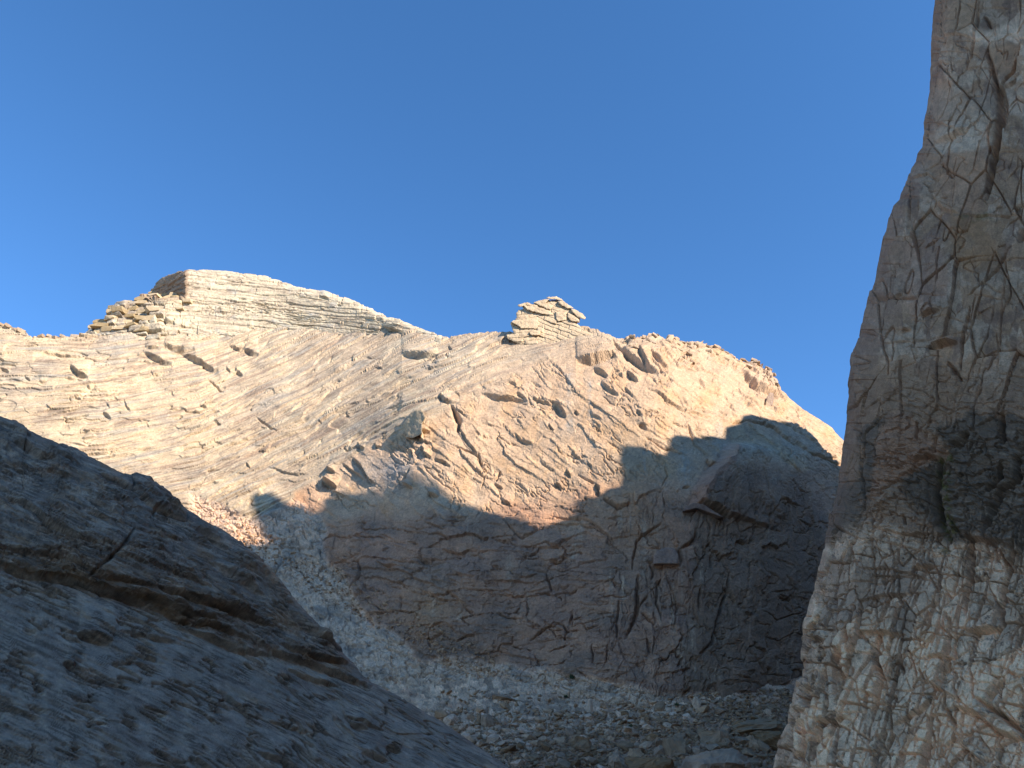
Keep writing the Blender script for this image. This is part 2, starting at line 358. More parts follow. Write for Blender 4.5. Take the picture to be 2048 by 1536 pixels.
def wall_relief(PX, PY, v):
    z = wall_zones(PX, PY); _wz['z'] = z; wx, wy, dome, low, right, gully = z
    D = np.zeros(PX.shape, F32)
    # gentle swells
    D += 7 * fbm(PX / 130, PY / 80, 3, 20)
    # left slab: thin sheets dipping left, long lens shaped edges
    th = -0.20 - 0.28 * sstep(250, 900, PX)
    u, q = foli(PX, PY)
    wv = fbm(u / 210, q / 50, 3, 31, .42); w2 = fbm(u / 130, q / 30, 3, 35, .42)
    patch = sstep(-0.25, 0.35, fbm(PX / 120, PY / 60, 3, 33))
    rough_mid = np.exp(-((q + 50) / 40) ** 2)
    sl = 5.0 * shingle(q / 24 + wv * 2.6, 0.05) * (0.35 + 0.65 * patch)
    sl += 2.4 * shingle(q / 10 + w2 * 2.4, 0.08) * (0.35 + 0.9 * rough_mid)
    sl += 5.0 * scales(u / 62 + .2 * fbm(u / 50, q / 20, 2, 34), q / 13, 36, -.4, .9, .4)
    pj = fbm(u / 260, q / 34, 3, 37, .42); jm = sstep(-.15, .2, fbm(PX / 90, PY / 50, 2, 38))
    sl -= 6 * np.maximum(joint(pj), joint(pj - .2)) * jm
    # dome: overlapping flakes that end in crescents on their lower left
    r = np.hypot(PX - 1050, (PY - 1500) * 0.9); an = np.arctan2(PY - 1500, PX - 1050)
    tx = PX * .8 + PY * .6; ty = -PX * .6 + PY * .8
    dm = 5.5 * scales(tx / 84 + .2 * fbm(PX / 30, PY / 30, 3, 40), ty / 22 + .25 * fbm(PX / 26, PY / 26, 3, 41), 42, -.35, .9, .42)
    dm += 3 * scales(tx / 30 + .2 * fbm(PX / 14, PY / 14, 2, 43), ty / 10 + .2 * fbm(PX / 14, PY / 14, 2, 44), 45, -.35, .9, .5)
    fa, fb, fr = facets((PX + .5 * PY) / 30 + .2 * fbm(PX / 20, PY / 20, 3, 46), (PY - .4 * PX) / 17 + .2 * fbm(PX / 20, PY / 20, 3, 49), 50, 1.0, 2.6)
    dm += fa
    pj = fbm(tx / 110, ty / 50, 5, 48, .55); dm -= 4.5 * np.maximum(joint(pj), joint(pj + .2)) * sstep(-.1, .25, fbm(PX / 60, PY / 60, 2, 32))
    # lower wall: big plates, wavy level seams to the left, upright ones to the right
    px2 = PX + 16 * fbm(PX / 40, PY / 40, 4, 51); py2 = PY + 14 * fbm(PX / 40, PY / 40, 4, 52)
    p1 = fbm(PX / 170, PY / 50, 5, 53, .55); m1 = sstep(-.2, .2, fbm(PX / 70, PY / 50, 2, 54))
    fA, bA, rA = facets(PX / 105 + .35 * fbm(PX / 60, PY / 40, 4, 345, .6), PY / 36 + .35 * fbm(PX / 60, PY / 40, 4, 346, .6), 347, 6, 8); _wz['rA'] = rA
    lw = fA - 7 * np.exp(-(bA / .035) ** 2) * sstep(-.08, .12, fbm(PX / 60, PY / 40, 2, 348)) + 2.5 * plates(p1, .17, 91) - 3.5 * joint(p1) * m1
    m2b = sstep(0, .2, fbm(PX / 50, PY / 50, 2, 353)); p1b = fbm(PX / 70, PY / 90, 4, 55, .5); lw += 1.5 * plates(p1b, .2, 92) - 3 * joint(p1b) * (1 - m1) * m2b
    lw += facets((PX + .3 * PY) / 46, (PY - .2 * PX) / 20, 93, 1.5, 4)[0]
    p2 = fbm(PX / 50, PY / 150, 5, 57, .55); m2 = sstep(-.2, .2, fbm(PX / 60, PY / 60, 2, 58))
    fB, bB, rB = facets(PX / 44 + .3 * fbm(PX / 40, PY / 50, 4, 349, .6), PY / 110 + .3 * fbm(PX / 40, PY / 50, 4, 350, .6), 351, 9, 12); _wz['rB'] = rB
    rg = fB - 8 * np.exp(-(bB / .035) ** 2) * sstep(-.08, .12, fbm(PX / 60, PY / 40, 2, 352)) + 3 * plates(p2, .2, 94) - 4 * joint(p2) * m2
    p2b = fbm(PX / 90, PY / 60, 4, 59, .5); rg += 3 * plates(p2b, .22, 95) - 4 * joint(p2b) * (1 - m2)
    rg += facets(PX / 24, (PY - .2 * PX) / 34, 96, 1.8, 5)[0]
    # gully and foot: broken blocks
    b3, r3, ox3, oy3 = voro((PX * .8 + PY * .35) / 26 + .3 * fbm(PX / 20, PY / 20, 3, 64), (PY - .3 * PX) / 13 + .3 * fbm(PX / 20, PY / 20, 3, 65), 61)
    b4, r4, ox4, oy4 = voro(PX / 10 + .25 * fbm(PX / 9, PY / 9, 2, 66), PY / 6.5 + .25 * fbm(PX / 9, PY / 9, 2, 67), 62)
    gl = 6 * (r3 - .5) + 8 * oy3 * (r3 - .2) - 3.5 * np.exp(-(b3 / 0.06) ** 2) + 3 * (r4 - .5) + 4.0 * ox4 * (r4 - .5) - 1.5 * np.exp(-(b4 / .1) ** 2) - 4 * joint(fbm(PX / 60, PY / 30, 4, 97))
    dmm = dm * (1 - low) + low * (lw * (1 - right) + rg * right)
    S = sl * (1 - dome) + dmm * dome
    S = S * (1 - gully) + gl * gully
    # crest of the dome is blocky
    top = interp(WALL_TOP, PX.ravel()).reshape(PX.shape); near = np.exp(-np.clip(PY - top, 0, None) / 26) * sstep(1180, 1260, PX) * (1 - sstep(1550, 1570, PX))
    h5, g5 = blocks(PX * .9 + PY * .5 + 4 * fbm(PX / 15, PY / 15, 3, 71), (PY - top) * 1.0 + 5 * fbm(PX / 18, PY / 12, 3, 72), 17, 8, 73)
    S += near * (11 * (h5 - .4) - 4 * g5)
    near2 = np.exp(-np.clip(PY - top, 0, None) / 10) * (1 - sstep(1180, 1260, PX))
    S += near2 * 3.0 * fbm(PX / 7, PY / 5, 3, 75)
    D += S.astype(F32)
    # the right flank beyond the slot: bedding that runs down to the right
    fl = sstep(1470, 1560, PX) * sstep(-60, 10, interp([(1400, 760), (1500, 845), (1690, 930), (1900, 1100)], PX.ravel()).reshape(PX.shape) - PY + 20)
    qq = PY - 0.82 * (PX - 1500); D += fl * 1.8 * shingle(qq / 9 + 1.5 * fbm(PX / 50, qq / 14, 4, 77), .15)
    # the raised wedge under the shadow's edge at the right
    wpx = PX + 7 * fbm(PX / 24, PY / 24, 4, 354); wpy = PY + 7 * fbm(PX / 24, PY / 24, 4, 355); cd = crest_d(wpx, wpy, 3, [(1158, 846), (1110, 960), (1010, 1062), (950, 1160), (925, 1240)]); bt = crest_d(wpx, PY + .5 * (wpy - PY), 3, [(700, 1262), (830, 1262), (920, 1240), (1095, 1302), (1200, 1330), (1400, 1380)])
    ap = sstep(838, 900, PY * 1.0 + 0 * PX - 0) * 1.0
    hf = np.clip(32 - np.where(cd < 0, -cd * 1.6, cd * .2), 0, None) * sstep(880, 915, PY) * sstep(-1.5, 1.5, bt); D += (hf * (PX > 1330) * (PX < 1640)).astype(F32)
    # hand traced ledges and cracks
    _raw[0], _raw[1] = PX, PY
    WX = PX + 3.5 * fbm(PX / 26, PY / 20, 3, 81) + 1.1 * fbm(PX / 8, PY / 8, 2, 83); WY = PY + 3.5 * fbm(PX / 26, PY / 20, 3, 82) + 1.1 * fbm(PX / 8, PY / 8, 2, 84)
    for a in WALL_LEDGES: ledge(D, WX, WY, *a)
    for a in WALL_CRACKS: crack(D, WX, WY, *a)
    return D
WALL_LEDGES = [
 (1, [(835, 600), (880, 625), (940, 655), (1015, 672)], 42), (1, [(1060, 600), (1120, 630), (1190, 665), (1250, 700), (1272, 692)], 40),
 (1, [(958, 575), (1010, 592), (1080, 594), (1137, 582)], 52), (1, [(848, 578), (890, 588), (932, 584)], 24),
 (1, [(235, 604), (330, 608), (420, 622), (510, 626)], 20), (1, [(1345, 562), (1400, 582), (1425, 578)], 26), (1, [(1425, 580), (1480, 602), (1512, 602)], 40),
 (1, [(415, 680), (460, 735), (518, 748)], 44), (1, [(148, 745), (180, 765)], 22), (1, [(232, 772), (275, 776)], 20), (1, [(378, 756), (440, 762), (492, 770)], 12),
 (1, [(508, 805), (530, 815), (552, 792)], 28), (1, [(665, 872), (690, 878)], 26), (1, [(732, 880), (748, 925), (768, 955)], 16), (1, [(625, 895), (650, 935)], 12),
 (1, [(603, 962), (652, 992)], 30), (1, [(1003, 830), (1022, 858)], 12), (1, [(1326, 692), (1352, 714)], 26), (1, [(1373, 695), (1422, 729)], 28),
 (1, [(1168, 918), (1214, 934)], 24), (1, [(1238, 948), (1292, 955)], 14), (1, [(1252, 1008), (1294, 1021)], 22), (1, [(1250, 1132), (1308, 1141)], 14),
 (1, [(486, 1128), (528, 1138)], 15), (1, [(806, 1008), (834, 1012)], 14), (1, [(1442, 1256), (1468, 1278)], 26), (1, [(1888, 1345), (1930, 1368), (1974, 1388)], 40),
 (1, [(1912, 1290), (1970, 1312)], 30), (1, [(0, 635), (24, 655)], 30), (1, [(0, 700), (60, 712)], 26), (1, [(860, 1030), (880, 1035)], 12), (1, [(1640, 828), (1660, 830)], 12), (1, [(440, 865), (480, 880)], 18),
 (1, [(1570, 1270), (1640, 1290), (1730, 1315), (1800, 1310)], 14), (1, [(1190, 1335), (1230, 1290), (1270, 1270)], 8), (1, [(880, 715), (900, 735), (960, 730)], 14),
 (2, [(1615, 640), (1700, 638), (1780, 618), (1845, 604)], 72), (2, [(1890, 592), (1940, 622), (2000, 665), (2047, 682)], 66),
 (2, [(1062, 838), (1150, 858), (1240, 870), (1335, 878)], 36), (2, [(1268, 842), (1330, 872)], 26), (2, [(1348, 862), (1420, 892), (1478, 904)], 24), (2, [(1498, 902), (1520, 945), (1562, 974)], 30),
 (2, [(600, 620), (700, 616), (806, 608)], 46), (2, [(815, 862), (870, 888), (925, 890)], 22), (2, [(905, 842), (935, 856)], 18),
 (2, [(925, 1010), (945, 1060), (980, 1120), (1010, 1155), (1045, 1215)], 22), (2, [(1258, 1080), (1290, 1112), (1365, 1138)], 22), (2, [(1262, 985), (1302, 1022)], 14),
 (2, [(1452, 1022), (1484, 1058)], 24), (2, [(1606, 948), (1628, 972)], 14), (2, [(1696, 960), (1768, 992)], 14), (2, [(1706, 1012), (1768, 1068)], 12), (2, [(1536, 817), (1618, 830)], 10),
 (2, [(1716, 682), (1760, 694), (1802, 724)], 40), (2, [(1758, 752), (1800, 802), (1864, 842)], 30), (2, [(1912, 706), (1978, 757)], 20), (2, [(1896, 802), (1952, 852)], 12),
 (2, [(315, 1225), (365, 1270), (400, 1335), (442, 1368)], 42), (2, [(252, 1255), (310, 1292), (372, 1342)], 24), (2, [(132, 1350), (180, 1372), (218, 1388)], 38), (2, [(158, 1282), (202, 1312)], 26),
 (2, [(648, 1165), (660, 1208)], 14), (2, [(716, 1142), (732, 1195), (765, 1203)], 26), (2, [(783, 1216), (882, 1267)], 15), (2, [(688, 1270), (742, 1328)], 9), (2, [(592, 1352), (620, 1387), (662, 1398)], 24),
 (2, [(748, 1422), (806, 1448)], 24), (2, [(1136, 1362), (1188, 1398)], 22), (2, [(1182, 1466), (1234, 1492)], 22), (2, [(1496, 1368), (1544, 1398)], 22), (2, [(1556, 1292), (1582, 1332)], 20),
 (2, [(1736, 1372), (1752, 1404), (1748, 1448)], 22), (2, [(272, 960), (298, 984)], 26), (2, [(1218, 772), (1268, 794)], 20), (2, [(1170, 560), (1200, 525), (1255, 515)], 20), (2, [(385, 885), (412, 890)], 20),
 (2, [(205, 720), (260, 700)], 14), (2, [(440, 690), (480, 688)], 16), (2, [(720, 694), (768, 690)], 18), (2, [(1290, 640), (1310, 644)], 12), (2, [(875, 560), (895, 592)], 18), (2, [(110, 1000), (130, 1006)], 14),
 (2, [(1060, 1018), (1180, 1045)], 10), (2, [(1970, 1012), (2040, 1035)], 12), (2, [(1980, 950), (2000, 975)], 16), (2, [(1420, 1090), (1440, 1096)], 8), (2, [(1300, 895), (1330, 897)], 10), (2, [(1360, 1265), (1390, 1262)], 8),
 (12, [(990, 450), (990, 580), (1090, 560)], 90), (12, [(1000, 720), (990, 830), (1050, 900), (1100, 885)], 60), (12, [(930, 660), (1000, 700), (1110, 725)], 60), (12, [(820, 800), (850, 900), (870, 920)], 30),
 (12, [(1150, 920), (1250, 975), (1380, 1050)], 34), (12, [(690, 1230), (730, 1290), (860, 1345)], 50), (12, [(1060, 1400), (1130, 1440), (1220, 1465)], 60), (12, [(1210, 80), (1260, 140), (1360, 165)], 60),
 (12, [(130, 720), (140, 790), (210, 800)], 80), (12, [(345, 720), (370, 780), (440, 770)], 60), (12, [(540, 770), (590, 730), (620, 690)], 30), (12, [(20, 860), (60, 840), (130, 800)], 40),
 (11, [(270, 240), (350, 330), (430, 380)], 60), (11, [(270, 290), (340, 370), (410, 450)], 30), (11, [(170, 210), (200, 290), (250, 370), (350, 415)], 80), (11, [(60, 405), (110, 450), (165, 490)], 32),
 (11, [(290, 480), (350, 530)], 24), (11, [(235, 550), (320, 580), (400, 640), (470, 700), (560, 750), (635, 778)], 34), (11, [(605, 785), (700, 790), (810, 815)], 26), (11, [(885, 825), (970, 865), (1060, 890)], 12),
 (11, [(700, 465), (730, 530), (760, 580)], 30), (11, [(765, 580), (810, 608)], 16), (11, [(830, 600), (880, 634)], 20), (11, [(925, 640), (970, 672)], 20), (11, [(1098, 688), (1200, 738)], 32), (11, [(545, 650), (608, 732)], 20),
 (11, [(1085, 400), (1150, 480), (1220, 540), (1320, 590), (1420, 610)], 95), (11, [(1390, 590), (1440, 630), (1480, 665)], 34), (11, [(860, 290), (900, 320), (965, 345)], 50), (11, [(770, 240), (850, 290)], 30),
 (11, [(500, 300), (530, 320), (570, 310)], 40), (11, [(585, 350), (620, 370), (650, 330)], 50), (11, [(660, 370), (700, 410)], 40), (11, [(1100, 400), (1170, 420), (1240, 460)], 40), (11, [(980, 370), (1010, 390), (1040, 345)], 40),
 (11, [(1270, 760), (1290, 600)], 60), (11, [(465, 875), (560, 915)], 26), (11, [(570, 905), (600, 930)], 30), (11, [(150, 880), (240, 920)], 20), (11, [(155, 775), (215, 825)], 16), (11, [(255, 825), (295, 845)], 18),
 (11, [(665, 960), (740, 1000), (850, 1035)], 20), (11, [(240, 990), (320, 1030), (390, 1070), (480, 1130), (580, 1165)], 14), (11, [(785, 1190), (810, 1230), (860, 1240)], 60), (11, [(0, 425), (30, 455)], 20), (11, [(40, 555), (140, 660)], 12),
 (3, [(100, 1000), (130, 1048)], 22), (3, [(36, 1082), (72, 1124)], 24), (3, [(290, 1092), (312, 1130), (306, 1178)], 22), (3, [(0, 578), (50, 592), (104, 664)], 34), (3, [(150, 630), (174, 664)], 18), (3, [(215, 1170), (240, 1200)], 22), (3, [(135, 1070), (160, 1100)], 12),
 (3, [(1420, 1182), (1500, 1218), (1558, 1238)], 18), (3, [(1380, 1302), (1500, 1312)], 14), (3, [(1190, 1390), (1260, 1360), (1330, 1380)], 14), (3, [(1050, 1390), (1200, 1300)], 8),
 (5, [(1085, 275), (1150, 292), (1215, 308), (1250, 282), (1305, 288)], 22), (5, [(1520, 302), (1600, 327), (1640, 303), (1660, 278), (1775, 262)], 16), (5, [(950, 358), (1050, 358), (1134, 352)], 12),
 (5, [(728, 352), (790, 383), (843, 378)], 22), (5, [(500, 402), (640, 392), (800, 398), (880, 407), (960, 458), (1050, 484), (1110, 524), (1184, 549)], 16), (5, [(1110, 432), (1200, 427), (1295, 448)], 13),
 (5, [(1358, 458), (1440, 468), (1530, 468), (1650, 472)], 15), (5, [(1505, 448), (1610, 443), (1672, 417)], 12), (5, [(1400, 545), (1530, 553), (1640, 543), (1735, 522)], 12), (5, [(1020, 520), (1080, 568), (1130, 578), (1190, 573), (1258, 604)], 16),
 (5, [(930, 577), (1030, 583), (1120, 593)], 10), (5, [(1120, 705), (1160, 735), (1192, 765)], 18), (5, [(1022, 755), (1075, 712), (1125, 700)], 14), (5, [(1400, 862), (1480, 878), (1600, 913), (1720, 918)], 12), (5, [(560, 238), (640, 233), (700, 243)], 9),
 (5, [(748, 192), (832, 228)], 13), (5, [(1138, 102), (1252, 102)], 12), (5, [(1350, 147), (1465, 152)], 9), (5, [(470, 372), (560, 343), (650, 312)], 10), (5, [(1770, 332), (1830, 332)], 14), (5, [(1700, 420), (1745, 357), (1790, 327)], 12),
 (5, [(1440, 280), (1475, 300)], 12), (5, [(620, 515), (660, 548)], 22), (5, [(575, 545), (600, 600), (640, 640)], 30), (5, [(660, 650), (700, 680), (720, 740)], 30), (5, [(1270, 740), (1310, 782)], 14), (5, [(480, 440), (560, 430), (600, 440)], 10),
 (6, [(588, 376), (650, 384), (738, 382)], 34), (6, [(440, 930), (500, 938), (562, 912)], 12), (6, [(588, 1032), (605, 1002), (670, 987)], 14), (6, [(660, 990), (780, 972), (800, 932)], 12), (6, [(780, 1037), (872, 1037)], 10),
 (6, [(1000, 922), (1062, 922)], 8), (6, [(960, 782), (1004, 792)], 10), (6, [(1228, 528), (1300, 524), (1376, 515)], 11), (6, [(1258, 322), (1400, 384)], 8), (6, [(0, 268), (74, 266)], 20), (6, [(0, 352), (48, 348)], 26), (6, [(98, 402), (172, 422)], 12),
 (6, [(1200, 990), (1250, 998)], 10), (6, [(150, 460), (290, 470)], 6), (6, [(1060, 1090), (1180, 1110)], 8), (6, [(340, 382), (410, 400)], 12), (6, [(1330, 1090), (1400, 1103)], 12), (6, [(850, 170), (880, 120)], 14), (6, [(1160, 150), (1260, 160), (1340, 120)], 10), (6, [(1000, 1030), (1070, 1035)], 10), (6, [(120, 270), (200, 262)], 10),
]
WALL_CRACKS = [
 (1, [(1210, 740), (1250, 780), (1280, 815), (1305, 833)], 8), (1, [(1500, 985), (1560, 1025), (1620, 1060)], 6), (1, [(1290, 832), (1230, 870), (1190, 900)], 5), (1, [(510, 560), (620, 470), (700, 430)], 3), (1, [(1220, 1310), (1180, 1370), (1100, 1410)], 6),
 (2, [(880, 900), (925, 1000), (925, 1060)], 30, 60), (2, [(1040, 1190), (1060, 1260), (1082, 1312)], 8), (2, [(910, 1155), (1000, 1185), (1050, 1210)], 7), (2, [(645, 1285), (635, 1310), (598, 1345)], 9),
 (2, [(1045, 1215), (1090, 1300), (1060, 1400)], 4), (2, [(1170, 1300), (1145, 1350)], 14), (2, [(1620, 1310), (1700, 1360), (1740, 1380)], 5), (2, [(1780, 1455), (1850, 1500), (1900, 1490)], 10), (2, [(1830, 540), (1890, 590), (1950, 640)], 12),
 (3, [(1230, 690), (1340, 715), (1430, 765), (1530, 835), (1620, 885), (1700, 925), (1815, 975)], 15, 55), (3, [(1340, 655), (1420, 690), (1520, 740), (1620, 800), (1690, 870)], 10, 34), (3, [(1150, 715), (1230, 690)], 12), (3, [(1500, 800), (1600, 860), (1660, 930)], 10, 24),
 (3, [(335, 1185), (380, 1220), (425, 1252), (500, 1215)], 13), (3, [(0, 1342), (140, 1332), (290, 1372), (360, 1420), (390, 1470)], 8), (3, [(600, 792), (700, 862), (800, 892), (855, 912)], 9), (3, [(862, 730), (885, 800), (905, 850), (960, 880), (1010, 930)], 8),
 (3, [(555, 715), (605, 742)], 8), (3, [(830, 1118), (880, 1100)], 8), (3, [(700, 1100), (740, 1040), (720, 980)], 5), (3, [(1300, 1010), (1340, 1090), (1350, 1180)], 5), (3, [(1500, 1070), (1560, 1130), (1620, 1150)], 8), (3, [(1380, 870), (1480, 940), (1560, 1050)], 5),
 (5, [(1700, 420), (1715, 490), (1732, 528)], 9), (5, [(1610, 810), (1680, 750), (1740, 700)], 10), (5, [(1740, 698), (1790, 712), (1818, 762), (1798, 802)], 9), (5, [(420, 240), (460, 210), (500, 200)], 8), (5, [(1022, 755), (1028, 830), (1040, 855)], 9),
 (5, [(860, 550), (865, 620)], 6), (5, [(1590, 580), (1590, 640), (1570, 690)], 7), (5, [(1390, 640), (1480, 680), (1580, 690)], 6), (5, [(640, 400), (600, 470), (560, 530)], 8), (5, [(1180, 820), (1230, 790), (1290, 780)], 6), (5, [(1000, 130), (1080, 160), (1120, 170)], 5), (5, [(1830, 720), (1850, 640)], 6),
 (5, [(1900, 700), (1930, 740), (2000, 720)], 6), (5, [(1440, 100), (1560, 230), (1640, 200)], 5), (5, [(780, 840), (870, 890), (950, 920)], 6), (5, [(100, 460), (200, 340)], 6), (5, [(300, 150), (330, 230)], 4), (5, [(1560, 215), (1620, 200), (1680, 150)], 7),
 (6, [(640, 130), (560, 180), (500, 230), (482, 300), (470, 400)], 12, 34), (6, [(505, 440), (500, 540), (498, 640), (470, 720), (430, 800)], 20, 50), (6, [(612, 470), (612, 600), (640, 700)], 10), (6, [(860, 500), (850, 580), (852, 640)], 12),
 (6, [(1025, 430), (1022, 530), (990, 620), (960, 700), (935, 810), (855, 890)], 20, 45), (6, [(560, 550), (500, 625)], 9), (6, [(880, 265), (882, 335)], 10), (6, [(742, 285), (745, 350), (738, 385)], 16, 40), (6, [(845, 180), (810, 250), (750, 285)], 18, 44),
 (6, [(240, 820), (245, 945)], 7), (6, [(760, 1117), (812, 1075)], 20), (6, [(1215, 1112), (1252, 1060)], 12), (6, [(1330, 1060), (1380, 1100), (1400, 1102)], 9), (6, [(340, 0), (390, 50), (460, 20)], 12), (6, [(0, 90), (200, 112), (290, 162), (365, 235)], 8), (6, [(400, 580), (380, 700), (392, 800)], 12, 34),
 (6, [(520, 640), (600, 722)], 9), (6, [(1040, 60), (1090, 190)], 8), (6, [(1240, 0), (1260, 60), (1300, 90)], 10), (6, [(930, 310), (925, 390)], 12), (6, [(690, 500), (730, 620), (700, 760)], 6), (6, [(760, 900), (730, 960)], 10), (6, [(330, 830), (310, 960)], 6), (6, [(120, 640), (130, 720)], 6), (6, [(1450, 640), (1300, 690), (1200, 640)], 5),
 (6, [(660, 430), (620, 480), (640, 540)], 8), (6, [(960, 300), (1060, 470)], 5), (6, [(1140, 860), (1250, 1000), (1340, 1020)], 6), (6, [(1340, 430), (1380, 500)], 7), (6, [(560, 350), (590, 400), (580, 470)], 12, 30),
]
def wall_fine(PX, PY, PZ):
    wx, wy, dome, low, right, gully = _wz['z'] = wall_zones(PX, PY)
    u, q = foli(PX, PZ)
    rg_ = .25 + .8 * sstep(-.1, .5, fbm(PX / 80, PZ / 45, 3, 40)); F = (1 - dome) * (rg_ + .5 * np.exp(-((q + 50) / 40) ** 2)) * (0.8 * fbm(u / 30, q / 4.5, 3, 39, 0.6) + facets(u / 40, q / 6, 98, .4, 1.1)[0]) + dome * rg_ * (0.8 * fbm(PX / 9, PZ / 6, 3, 47, 0.68) + facets((PX + .5 * PZ) / 14, (PZ - .3 * PX) / 7, 99, .6, 1.7)[0])
    return F + .7 * gully * fbm(PX / 6, PZ / 5, 3, 63, .7)
def wall_colour(PX, PY):
    wx, wy, dome, low, right, gully = _wz['z']
    n1 = fbm(PX / 60, PY / 40, 5, 101); n2 = fbm(PX / 14, PY / 9, 4, 102, .6); n3 = fbm(PX / 150, PY / 90, 3, 103)
    C = np.empty(PX.shape + (3,), F32); C[:] = (0.56, 0.42, 0.265)
    C = mix(C, (0.46, 0.35, 0.235), sstep(-0.3, .4, n3 + (PX - 500) / 900))
    C = mix(C, (0.40, 0.315, 0.225), sstep(0.0, 0.5, n1))
    u, q = foli(PX, PY); band = np.exp(-((q + 62) / 55) ** 2) * sstep(150, 500, PX)
    C = mix(C, (0.33, 0.30, 0.25), sstep(0.0, 0.4, fbm(u / 170, q / 10, 5, 104, .55) + .12 * band) * .75 * (1 - dome))
    C = mix(C, (0.27, 0.185, 0.13), sstep(0.08, 0.4, fbm(u / 200, q / 11, 5, 105, .55) + .22 * band) * .7 * (1 - dome))
    C = mix(C, (0.58, 0.48, 0.33), sstep(0.1, 0.4, fbm(u / 130, q / 8, 4, 111, .55)) * .6 * (1 - dome))
    # the dome: pinkish tan with ochre and grey patches
    C = mix(C, mix(np.broadcast_to(np.array((0.50, 0.34, 0.215), F32), C.shape), (0.52, 0.32, 0.17), sstep(-.1, .5, fbm(PX / 50, PY / 60, 4, 106))), dome * .85)
    C = mix(C, (0.44, 0.33, 0.225), sstep(0.05, .45, fbm(PX / 26, PY / 60, 5, 107)) * .55 * dome)
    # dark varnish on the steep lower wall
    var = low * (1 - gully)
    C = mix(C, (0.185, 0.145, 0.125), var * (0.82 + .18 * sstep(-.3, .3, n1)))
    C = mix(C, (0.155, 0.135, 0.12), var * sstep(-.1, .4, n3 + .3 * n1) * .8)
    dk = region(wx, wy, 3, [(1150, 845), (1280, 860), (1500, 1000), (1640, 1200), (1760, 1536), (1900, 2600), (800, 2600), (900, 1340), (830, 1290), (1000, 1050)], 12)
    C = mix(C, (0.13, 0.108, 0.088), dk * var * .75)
    for cx, cy, wd, ht, cc in ((1262, 930, 34, 90, (.36, .25, .15)), (1200, 1000, 60, 60, (.30, .21, .14)), (1290, 1060, 60, 80, (.27, .19, .13)), (1500, 900, 120, 30, (.34, .31, .24)), (640, 1090, 50, 40, (.27, .19, .14)), (860, 1220, 60, 50, (.24, .18, .12)), (780, 940, 60, 30, (.33, .3, .27))):
        C = mix(C, cc, np.exp(-((PX - cx) / wd) ** 2 - ((PY - cy) / ht) ** 2) * .75 * (0.6 + .4 * np.clip(n2 + n1 + .5, 0, 1)))
    # pale mineral streaks that run straight down
    st = sstep(0.22, 0.55, fbm(PX / 7, PY / 160, 3, 108)) * sstep(-.1, .4, fbm(PX / 60, PY / 60, 2, 109))
    C = mix(C, (0.27, 0.255, 0.22), st * var * .5)
    for sx, y0, y1, wd in ((1288, 1040, 1160, 8), (1243, 1010, 1060, 5), (1247, 1150, 1210, 7), (1160, 1050, 1090, 10), (1345, 1170, 1270, 9), (1385, 1250, 1300, 8), (1404, 1130, 1165, 8), (1370, 900, 980, 22), (1440, 850, 930, 18), (1140, 740, 870, 14), (1180, 760, 840, 10), (868, 1200, 1240, 6), (920, 1200, 1260, 5), (1020, 1115, 1170, 9), (1290, 890, 960, 5), (885, 1010, 1040, 14), (1145, 1090, 1130, 12), (1362, 1280, 1330, 14), (1425, 1340, 1370, 26)):
        C = mix(C, (0.31, 0.30, 0.26), np.exp(-((PX - sx + 5 * n1 + 3 * n2) / (wd * .6)) ** 2) * sstep(y0 - 12, y0 + 4, PY) * (1 - sstep(y1 - 20, y1 + 12, PY)) * np.clip(.25 + .9 * n2 + .5 * sstep(.1, .4, fbm(PX / 3, PY / 60, 2, 117)), 0, .7))
    lg = region(wx, wy, 3, [(1100, 740), (1240, 705), (1500, 860), (1640, 1010), (1560, 1010), (1400, 900), (1180, 830)], 8)
    C = mix(C, (0.46, 0.33, 0.2), lg * .7)
    fl = region(wx, wy, 3, [(1640, 900), (1840, 1000), (1840, 1300), (1740, 1300), (1680, 1100)], 10); C = mix(C, (.38, .28, .2), fl * .5)
    cd = crest_d(PX + 7 * fbm(PX / 24, PY / 24, 4, 354), PY + 7 * fbm(PX / 24, PY / 24, 4, 355), 3, [(1158, 846), (1110, 960), (1010, 1062), (950, 1160), (925, 1240)])
    C = mix(C, (0.27, 0.165, 0.12), sstep(-26, -20, cd) * (1 - sstep(-2, 1, cd)) * sstep(880, 900, PY) * (1 - sstep(1015, 1030, PY)) * (PX > 1340) * .5)
    # light broken rock
    C = mix(C, (0.52, 0.425, 0.36), gully * .95)
    C = mix(C, (0.30, 0.26, 0.235), gully * sstep(0, .4, n1 + .4 * n2))
    C = mix(C, (0.25, 0.20, 0.17), gully * sstep(1200, 1400, PX) * .5)
    vn = joint(fbm(u / 200, q / 14, 3, 112, .5), .8) * sstep(-.3, .2, n1) + joint(fbm(u / 120, q / 8, 3, 113, .5), .7) * sstep(-.1, .3, fbm(PX / 60, PY / 30, 2, 114))
    C = mix(C, (0.17, 0.12, 0.085), np.clip(vn, 0, 1) * (1 - dome) * .6)
    vd = joint(fbm(PX / 34, PY / 30, 5, 115, .62), .7) * sstep(-.1, .3, fbm(PX / 40, PY / 40, 2, 116)); C = mix(C, (0.2, 0.15, 0.11), vd * dome * (1 - low) * .55); C = mix(C, (0.08, 0.065, 0.06), vd * low * .5)
    C *= (1 + 0.22 * n2 + .22 * fbm(PX / 4, PY / 3, 2, 110))[..., None]
    C *= np.array((1, 1, 1), F32) + var[..., None] * np.array((.78, .30, -.02), F32) + (gully * (1 - var))[..., None] * np.array((.25, .06, -.14), F32)  # lower wall and gully warmed in colour to offset the blue shade light
    return C

xs = np.arange(-240, 1880, 1.55)
